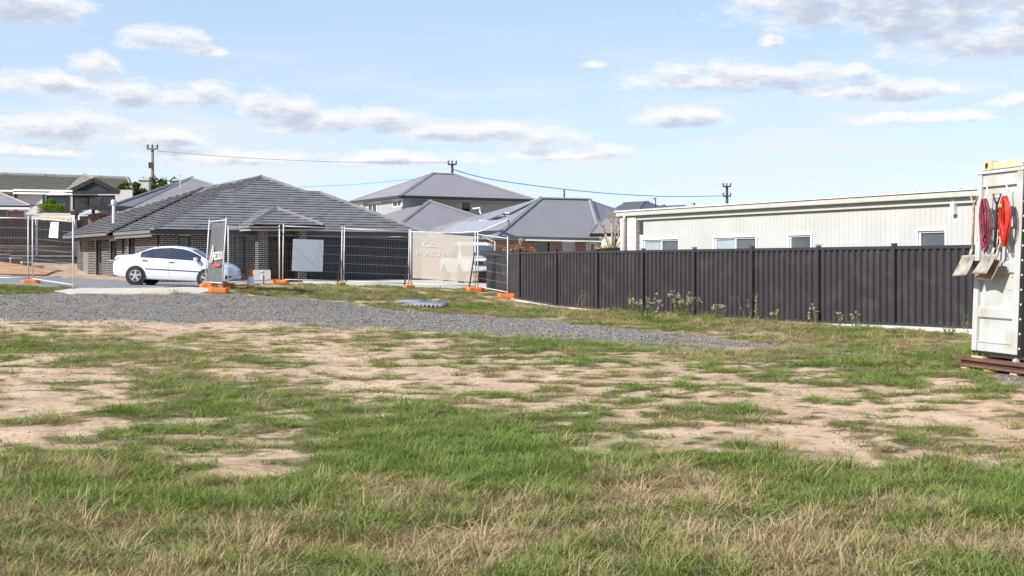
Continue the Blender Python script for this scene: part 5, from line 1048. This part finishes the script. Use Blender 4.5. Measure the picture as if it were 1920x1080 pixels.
# ------------------------------------------------------------------ shipping container at the right edge
CD = Vector((.233, -.972, 0)).normalized(); CN = Vector((-CD.y, CD.x, 0)); CN = CN if CN.x < 0 else -CN; CU = Vector((.036, 0, 1)).normalized()
CO = W(1819.5, 480, 17.0); CO.z = 0
def cq(a, z, d=0): return CO + CD * a + CU * z + CN * d
def cbox(mb, a0, a1, z0, z1, d0, d1): return mb.box(cq((a0 + a1) / 2, (z0 + z1) / 2, (d0 + d1) / 2), (a1 - a0, abs(d1 - d0), z1 - z0), (CD, CN, CU))
CT = thing('shipping_container', cq(3, 0, -1), 'tan shipping container with white door folded open at the right edge', 'container')
def apx(px, d=0.0, py=480): q = ray_plane(px, py, cq(0, 1, d), CN); return (q - CO).dot(CD)
DW = apx(1909); z0, z1 = .27, 2.60
m = MB(); n = 44; V = []; k = 0
pr = [(a, d) for i in range(22) for a, d in ((i * .278, -.17), (i * .278 + .07, -.17), (i * .278 + .139, -.206), (i * .278 + .209, -.206))]
for a, d in pr: V += [cq(a - .0, .34, d), cq(a, 2.68, d)]
m.add(V, [(2 * i, 2 * i + 1, 2 * i + 3, 2 * i + 2) for i in range(len(pr) - 1)]).build('side_wall', M['container'], CT)
m = MB(); cbox(m, .0, 6.1, 2.66, 2.76, -.24, -.13); m.build('top_rail', M['container'], CT, bevel=.01); m = MB(); cbox(m, 0, 6.1, .2, .34, -.24, -.13); m.build('bottom_rail', M['container'], CT)
m = MB(); cbox(m, -.02, 6.1, 2.70, 2.73, -2.55, -.22); cbox(m, -.02, .03, .3, 2.7, -2.55, -.22); cbox(m, 0, 6.1, .2, .3, -2.55, -.22); m.build('roof_and_floor', M['container'], CT)
def casting(zc, nm):
    o = MB(); cbox(o, -.03, .15, zc, zc + .125, -.27, -.10); o = o.build(nm, M['container'], CT, bevel=.012); c = cq(.05, zc + .06, -.099); hp = []
    for k in range(14): a = 2 * math.pi * k / 14; hp.append(c + CD * .032 * math.cos(a) + CU * .042 * math.sin(a))
    MB().prism(hp, CN * .003).build('oval_hole', M['black'], o)
casting(2.655, 'corner_casting'); casting(.18, 'corner_casting')
m = MB(); cbox(m, -.0, .12, .3, 2.66, -.24, -.14); m.build('corner_post', M['container'], CT)
# door leaf, inner face outwards
dm = MB(); cbox(dm, 0, .10, z0, z1, -.06, .0); cbox(dm, DW - .12, DW, z0, z1, -.06, .0); cbox(dm, .10, DW - .12, z1 - .16, z1, -.06, -.022); cbox(dm, .10, DW - .12, z0, z0 + .12, -.06, -.022)
DR = dm.build('door', M['door'], CT, bevel=.006)
prof = [(z0 + .12, -.03), (z0 + .124, -.05)]
for zc in (.78, 1.37, 1.95): prof += [(zc - .085, -.05), (zc - .06, -.012), (zc + .055, -.012), (zc + .085, -.05)]
prof += [(z1 - .164, -.05), (z1 - .16, -.03)]; V = []
for z, d in prof: V += [cq(.10, z, d), cq(DW - .12, z, d)]
MB().add(V, [(2 * i, 2 * i + 1, 2 * i + 3, 2 * i + 2) for i in range(len(prof) - 1)]).build('door_panel', M['door'], DR)
for z in (z1 - .165, z0 + .125): m = MB(); cbox(m, .10, DW - .12, z - .006, z + .006, -.05, -.012); m.build('ledge', M['door'], DR)
m = MB(); cbox(m, -.03, DW + .03, z1, z1 + .035, -.07, .012); m.build('top_bar', M['galv'], DR); m = MB(); cbox(m, 0, DW, z0 - .03, z0 - .002, -.06, -.01); m.build('bottom_seal', M['black'], DR)
m = MB(); cbox(m, DW + .001, DW + .075, z0 - .02, z1 + .02, -.07, -.012); m.build('gasket', M['black'], DR)
for k in range(13): MB().lathe(cq(DW + .04, z0 + .08 + k * .185, -.012), [(.014, 0), (.014, .008), (.006, .014)], 8, tuple(CN)).build('rivet', M['galv'], DR)
for z, s in ((z1 + .02, 1), (z0 - .02, -1)):
    m = MB().tube([cq(DW - .07, z, -.05), cq(DW - .07, z + s * .11, -.05)], .018, 8); cbox(m, DW - .13, DW - .01, z + s * .085 - .012, z + s * .085 + .012, -.08, -.02); cbox(m, DW - .1, DW - .04, z + s * .05 - .012, z + s * .05 + .012, -.08, -.02); m.build('locking_cam', M['galv'], DR)
def dpt(px, py, d): return ray_plane(px, py, cq(0, 1, d), CN)
for i, pts_ in enumerate((((1848.6, 348, .05), (1854.5, 361, -.01), (1844, 374, .09)), ((1885.5, 343.6, .05), (1891, 357.5, -.01), (1883, 369, .09)))):
    MB().tube([dpt(*q) for q in pts_], .009, 8).build('hook', M['galv'], DR, smooth=True); 
def lid(px, py, nm):
    MB().lathe(dpt(px, py, -.045), [(.012, 0), (.008, .008)], 8, tuple(CN)).build(nm, M['galv'], DR)
for q in ((1892, 542), (1892, 557), (1896, 518)): lid(*q, 'bolt')
# shovels
def shovel(label, grip, shaft, blade, dd, mt, bm, curve=.03):
    P = lambda q: dpt(q[0], q[1], dd)
    t = thing('shovel', P(shaft[1]), label, 'shovel', 'shovels hung on the container door'); (gl, gr_, gj) = [P(q) for q in grip]
    MB().tube([gj, P(shaft[0]), P(shaft[1])], [.016, .017, .018], 10).build('handle', mt, t, smooth=True); MB().tube([gj, gl, gr_, gj], .012, 8).build('grip', mt, t, smooth=True)
    c = [P(q) for q in blade]; n, k = 8, 8; V = []
    for j in range(k + 1):
        for i in range(n + 1): u, v = i / n, j / k; p = c[0].lerp(c[1], u).lerp(c[3].lerp(c[2], u), v); V.append(p + CN * ((2 * u - 1) ** 2 * curve + v * .06 + (.03 * (1 - v) ** 4)))
    o = MB().add(V, [(j * (n + 1) + i, j * (n + 1) + i + 1, (j + 1) * (n + 1) + i + 1, (j + 1) * (n + 1) + i) for j in range(k) for i in range(n)]).build('blade', bm, t, smooth=True); o.modifiers.new('thickness', 'SOLIDIFY').thickness = .004
    s_ = P(shaft[1]); MB().tube([s_ + UP * .05, s_.lerp((c[2] + c[3]) / 2, .12) + CN * .02, s_.lerp((c[2] + c[3]) / 2, .5) + CN * .03], [.024, .02, .006], 8).build('socket', bm, t, smooth=True)
brown = mat('muddy_steel', (.27, .19, .12), .6, .2, var=.3, scale=10)
shovel('brown shovel behind the two others with only its blade showing', ((1863, 372), (1874, 372), (1869, 384)), ((1868, 400), (1864, 486)), ((1832, 489), (1887, 487), (1873, 526.5), (1842, 523)), .06, M['darkhandle'], brown, .05)
shovel('grey shovel with dark handle between the two coils of cord', ((1862, 364), (1877, 363.5), (1869.5, 384)), ((1869, 386), (1865, 472)), ((1852.6, 477), (1876, 475.5), (1860.7, 514), (1833, 513)), .14, M['darkhandle'], M['steel'])
shovel('leftmost shovel with worn pale wooden handle and bright blade', ((1820.5, 369), (1834.5, 368.5), (1826.5, 384)), ((1826, 386), (1823, 474)), ((1811, 479), (1836, 477), (1823.7, 515.5), (1796, 518)), .16, M['handle'], M['steel'])
def coil(label, top, bot, half, n, mt, dd, seed, tail=None):
    r = random.Random(seed); mb = MB(); t = thing('cord_coil', dpt(top[0], top[1], dd), label, 'cord', 'coiled cords on the container door')
    for i in range(n):
        w = half * r.uniform(.35, 1); yb_ = bot - r.uniform(0, .3) * (bot - top[1]); cx = top[0] + r.uniform(-.3, .3) * half + (r.uniform(-2, 4)); d = dd + r.uniform(-.03, .04); P_ = []
        for k in range(15):
            f = k / 14; ang = f * 2 * math.pi - math.pi / 2; x = cx + w * math.cos(ang) * (.35 + .65 * (1 - (1 + math.sin(ang)) / 2) ** .0) * (.5 + .5 * (1 - abs(math.sin(ang)) ** 3)) + r.uniform(-.6, .6)
            y = (top[1] + yb_) / 2 - math.sin(ang) * (yb_ - top[1]) / 2; P_.append(dpt(x, y, d + .015 * math.cos(ang)))
        mb.tube(P_ + [P_[0]], .0085, 6, False)
    mb.build('loops', mt, t, smooth=True)
    if tail: MB().tube([dpt(*q) for q in tail], .006, 6).build('loose_end', mt, t, smooth=True)
    return t
k1 = coil('maroon extension cord coiled on the left hook', (1843, 373), 472, 9, 13, M['maroon'], .09, 4, ((1848, 430, .1), (1851, 465, .09), (1846, 473, .09), (1841, 466, .09), (1846, 455, .08), (1852, 478, .06))); k2 = coil('bright red cord coiled on the right hook', (1883, 368), 467, 8.5, 18, M['red'], .09, 5)
MB().lathe(dpt(1830, 452, .12), [(.012, 0), (.02, .01), (.02, .06), (.012, .07)], 8).build('plug', M['white'], k1); MB().lathe(dpt(1877, 390, .13), [(.012, 0), (.022, .01), (.022, .05), (.01, .06)], 8).build('plug', M['brass'], k2)
CHN = thing('twisted_rope', dpt(1872, 400, .08), 'pale twisted rope hanging beside the red cord', 'rope'); MB().tube([dpt(1874 + 2.2 * math.sin(k * 1.3), 388 + k * 6, .09) for k in range(15)], .008, 6).build('strand', M['handle'], CHN, smooth=True); MB().tube([dpt(1874 - 2.2 * math.sin(k * 1.3), 388 + k * 6, .085) for k in range(15)], .008, 6).build('strand', M['darkhandle'], CHN, smooth=True)
# bearers below the container
PB = thing('timber_stack', cq(1.2, 0, -.1), 'stack of rusty brown boards and blocks under the container', 'boards')
for i, (zz, th, off, le, mt) in enumerate(((.135, .04, .06, -.28, M['rust']), (.095, .035, .02, -.20, M['rust']), (.06, .03, .10, -.34, M['rust']), (-.005, .03, .12, -.22, M['rust']))):
    for k in range(4): m = MB(); cbox(m, le + random.uniform(-.05, .05), 3.2, zz, zz + th, off - .26 * k - .24, off - .26 * k + random.uniform(-.01, .01)); m.build('board', mt, PB, bevel=.004)
for a in (-.12, .4, .95, 1.6, 2.3): m = MB(); cbox(m, a, a + .14, .025, .06, -.6, .07); m.build('block', M['palewood'], PB, bevel=.004)
m = MB(); cbox(m, -.02, .24, .176, .2, -.4, -.02); m.build('packer', M['palewood'], PB)

# ------------------------------------------------------------------ plants
def leaf_cloud(n, centre, rad, size, seed, flat_=1.0, shell=.55, shape='ball'):
    r = random.Random(seed); mb = MB(); c = Vector(centre)
    for _ in range(n):
        while True:
            p = Vector((r.uniform(-1, 1), r.uniform(-1, 1), r.uniform(-1, 1)))
            if shape == 'box' or p.length < 1: break
        if shape != 'box' and p.length < shell: p = p.normalized() * (shell + (1 - shell) * r.random() ** .5)
        q = c + Vector((p.x * rad[0], p.y * rad[1], p.z * rad[2])); s = size * r.uniform(.6, 1.4); u = Vector((r.gauss(0, 1), r.gauss(0, 1), r.gauss(0, 1))).normalized(); v = u.orthogonal().normalized()
        mb.add([q - u * s, q + v * s * .45, q + u * s, q - v * s * .45], [(0, 1, 2, 3)])
    return mb
HG = thing('clipped_hedge', W(96, 408, 88), 'clipped bright green hedge below the old house wall', 'hedge'); leaf_cloud(2600, W(97, 394, 88), (.78, .6, .42), .06, 3, shape='box').build('foliage', M['hedge'], HG); MB().tube([W(97, 415, 88), W(97, 396, 88)], .06, 6).build('stem', M['bark'], HG)
SHB = thing('garden_shrub', W(95, 390, 90), 'small dark green shrub standing behind the clipped hedge', 'shrub'); leaf_cloud(500, W(95, 381, 90), (.38, .4, .3), .08, 5).build('foliage', M['fern'], SHB); MB().tube([W(95, 392, 90), W(95, 381, 90)], .03, 5).build('stem', M['bark'], SHB)
FN = thing('tree_fern', W(229, 412, 74.5), 'bright green leafy plant right of the flue', 'plant'); leaf_cloud(420, W(229, 400, 74.5), (.2, .2, .32), .07, 6, shell=.1).build('foliage', M['fern'], FN); MB().tube([W(229, 425, 74.5), W(229, 400, 74.5)], .03, 5).build('stem', M['bark'], FN)
def tree(name, label, base, top, rad, n, seed, mt, lobes, size=.16):
    r = random.Random(seed); t = thing(name, base, label, 'tree', 'trees behind the left houses'); tr = MB().tube([base, (base + top) / 2 + Vector((.1, 0, 0)), top], [.16, .12, .05], 8); mb = MB()
    for _ in range(lobes):
        c = top + Vector((r.gauss(0, rad * .5), r.gauss(0, rad * .4), r.gauss(0, rad * .45))); tr.tube([(base + top) / 2, c], [.05, .015], 5); k = leaf_cloud(n // lobes, c, (rad * .38, rad * .38, rad * .32), size, seed + _ * 3, shell=.2); mb.add(k.v, k.f)
    tr.build('trunk', M['bark'], t, smooth=True); mb.build('crown', mt, t)
tree('leafy_tree', 'olive leafy tree between the old house and the steel roof', W(252, 400, 101), W(250, 358, 101), .9, 1000, 11, M['leaf'], 9)
tree('leafy_tree', 'thin crowned tree beside the brown power pole', W(275, 400, 104), W(278, 348, 104), 1.0, 480, 12, M['leaf'], 10, .15)
tree('leafy_tree', 'sparse twiggy tree right of the brown power pole', W(305, 395, 106), W(308, 345, 106), 1.0, 240, 13, M['leaf'], 9, .14); tree('leafy_tree', 'low olive bush under the dark gable', W(234, 400, 98), W(233, 366, 98), .7, 700, 14, M['leaf'], 6)
CHM = thing('chimney', W(270, 356, 103), 'pale rendered chimney beside the power pole', 'chimney'); MB().box(W(272, 346, 103) - UP * 1.2, (.75, .6, 3.5)).build('stack', M['render'], CHM); MB().box(W(272, 339, 103), (.9, .7, .1)).build('cap', M['block'], CHM); MB().lathe(W(268, 338.5, 103), [(.12, 0), (.1, .3)], 8).build('pot', M['block'], CHM)
BT = thing('bare_tree', W(1140, 480, 48), 'leafless pale branched tree in front of the brick house', 'tree'); r = random.Random(2); mb = MB()
for x1, y1, x2, y2, x3, y3 in ((1144, 470, 1134, 440, 1130, 415), (1148, 470, 1147, 435, 1146, 396), (1152, 470, 1155, 430, 1158, 394), (1150, 470, 1160, 440, 1166, 414), (1146, 470, 1140, 450, 1128, 418), (1149, 470, 1150, 430, 1152, 404), (1152, 470, 1163, 452, 1170, 430)):
    a, b, c = W(x1, y1, 48 + r.uniform(-.3, .3)), W(x2, y2, 48 + r.uniform(-.5, .5)), W(x3, y3, 48 + r.uniform(-.8, .8)); mb.tube([a, b, c], [.04, .028, .008], 6)
    for _ in range(5): f = r.uniform(.2, .9); q = b.lerp(c, f); mb.tube([q, q + Vector((r.uniform(-.25, .25), r.uniform(-.2, .2), r.uniform(.15, .45)))], [.012, .004], 4)
mb.tube([W(1148, 500, 48), W(1148, 469, 48)], .07, 8); mb.build('branches', M['bark'], BT, smooth=True); leaf_cloud(160, W(1140, 467, 47.8), (.5, .3, .16), .05, 8).build('yellow_blooms', M['yellow'], BT)
DS = thing('dry_shrub', W(975, 475, 52), 'dry orange shrub with a cream seed head before the brick wall', 'shrub'); leaf_cloud(170, W(972, 468, 52), (.7, .4, .22), .05, 9, shell=.1).build('foliage', M['dryleaf'], DS); leaf_cloud(70, W(976, 452, 52), (.1, .1, .12), .05, 10, shell=.1).build('seed_head', M['flower'], DS); MB().tube([W(974, 480, 52), W(976, 452, 52)], .015, 5).build('stem', M['bark'], DS)
AW = thing('black_canopy', W(1160, 490, 45), 'low black curved canopy just showing above the steel fence', 'canopy'); V = [W(1104 + 93 * f, 471.5 - 5.5 * math.sin(math.pi * min(1, f * 1.6 + .0) * .5) - (1.0 if f > .3 else 0), 45) for f in np.linspace(0, 1, 9)]
MB().add(V + [q + Vector((0, 1.8, .05)) for q in V] + [q - UP * .1 for q in V], [(i, i + 1, i + 10, i + 9) for i in range(8)] + [(i, i + 18, i + 19, i + 1) for i in range(8)]).build('cover', M['black'], AW)
for x in (1112, 1190): MB().tube([W(x, 471, 45.2), W(x, 496, 45.2)], .03, 6).build('post', M['black'], AW)
# weeds along the steel fence
def weed(px, py, Y, h, n, label, seed, flower=True, spread=.35, mt=None):
    p = foot_at(px, py, Y); r = random.Random(seed); t = thing('flowering_weed', p, label, 'weed', 'weeds along the steel fence'); st, lf_, fl = MB(), MB(), MB()
    for _ in range(n):
        a = r.uniform(0, 6.28); q = p + Vector((r.gauss(0, spread * .3), r.gauss(0, spread * .2), 0)); tip = q + Vector((math.cos(a) * spread * r.random(), math.sin(a) * spread * .6 * r.random(), h * r.uniform(.55, 1.05))); mid = q.lerp(tip, .5) + Vector((r.gauss(0, .03), 0, .02)); st.tube([q, mid, tip], [.006, .005, .003], 4)
        for k in range(7): f = r.random(); c = q.lerp(tip, f); d = Vector((r.gauss(0, 1), r.gauss(0, 1), r.gauss(.3, .5))).normalized(); s = r.uniform(.03, .08); w = d.orthogonal().normalized() * s * .18; lf_.add([c, c + d * s * .5 + w, c + d * s, c + d * s * .5 - w], [(0, 1, 2, 3)])
        if flower:
            for k in range(r.randint(0, 3)): c = tip + Vector((r.gauss(0, .035), r.gauss(0, .035), r.gauss(0, .045))); kk = leaf_cloud(12, c, (.028, .028, .03), .02, r.randint(0, 9999), shell=.1); fl.add(kk.v, kk.f)
    st.build('stems', M['weedleaf'], t); lf_.build('leaves', mt or M['weedleaf'], t)
    if fl.v: fl.build('seed_heads', M['flower'], t, kind='stuff')
weed(1212, 606, 30.2, .62, 26, 'bushy weed with cream heads, left of the pair by the fence', 21, spread=.45); weed(1280, 594, 32.9, .62, 30, 'tall weed with cream seed heads, right of the pair by the fence', 22, spread=.42); weed(1180, 588, 35.0, .75, 6, 'thin dark stalks left of the bushy weed', 23, False, .2)
weed(1415, 603, 30.8, .8, 9, 'dry feathery stalks in front of the middle fence post', 24, False, .4, M['flower']); weed(1346, 596, 32.2, .40, 9, 'small green weed right of the cream headed pair', 25, True, .2); weed(1456, 610, 29.6, .36, 5, 'short weed with two cream heads', 26, True, .12); weed(1530, 604, 29.9, .34, 6, 'cream headed weed at the foot of a fence post', 27, True, .14)
weed(1574, 612, 28.6, .3, 3, 'single cream stalk between two fence posts', 28, True, .06); weed(1605, 616, 28.2, .34, 4, 'pair of cream stalks in the tall green grass by the fence', 29, True, .1); weed(1784, 632, 24.4, .30, 12, 'leafy green weed on the concrete plinth by the container', 30, False, .2); weed(1811, 630, 24.3, .5, 3, 'single cream stalk beside the container door', 31, True, .05); weed(1085, 577, 38.2, .6, 6, 'dry stalks against the far end of the steel fence', 32, False, .25, M['dryleaf'])
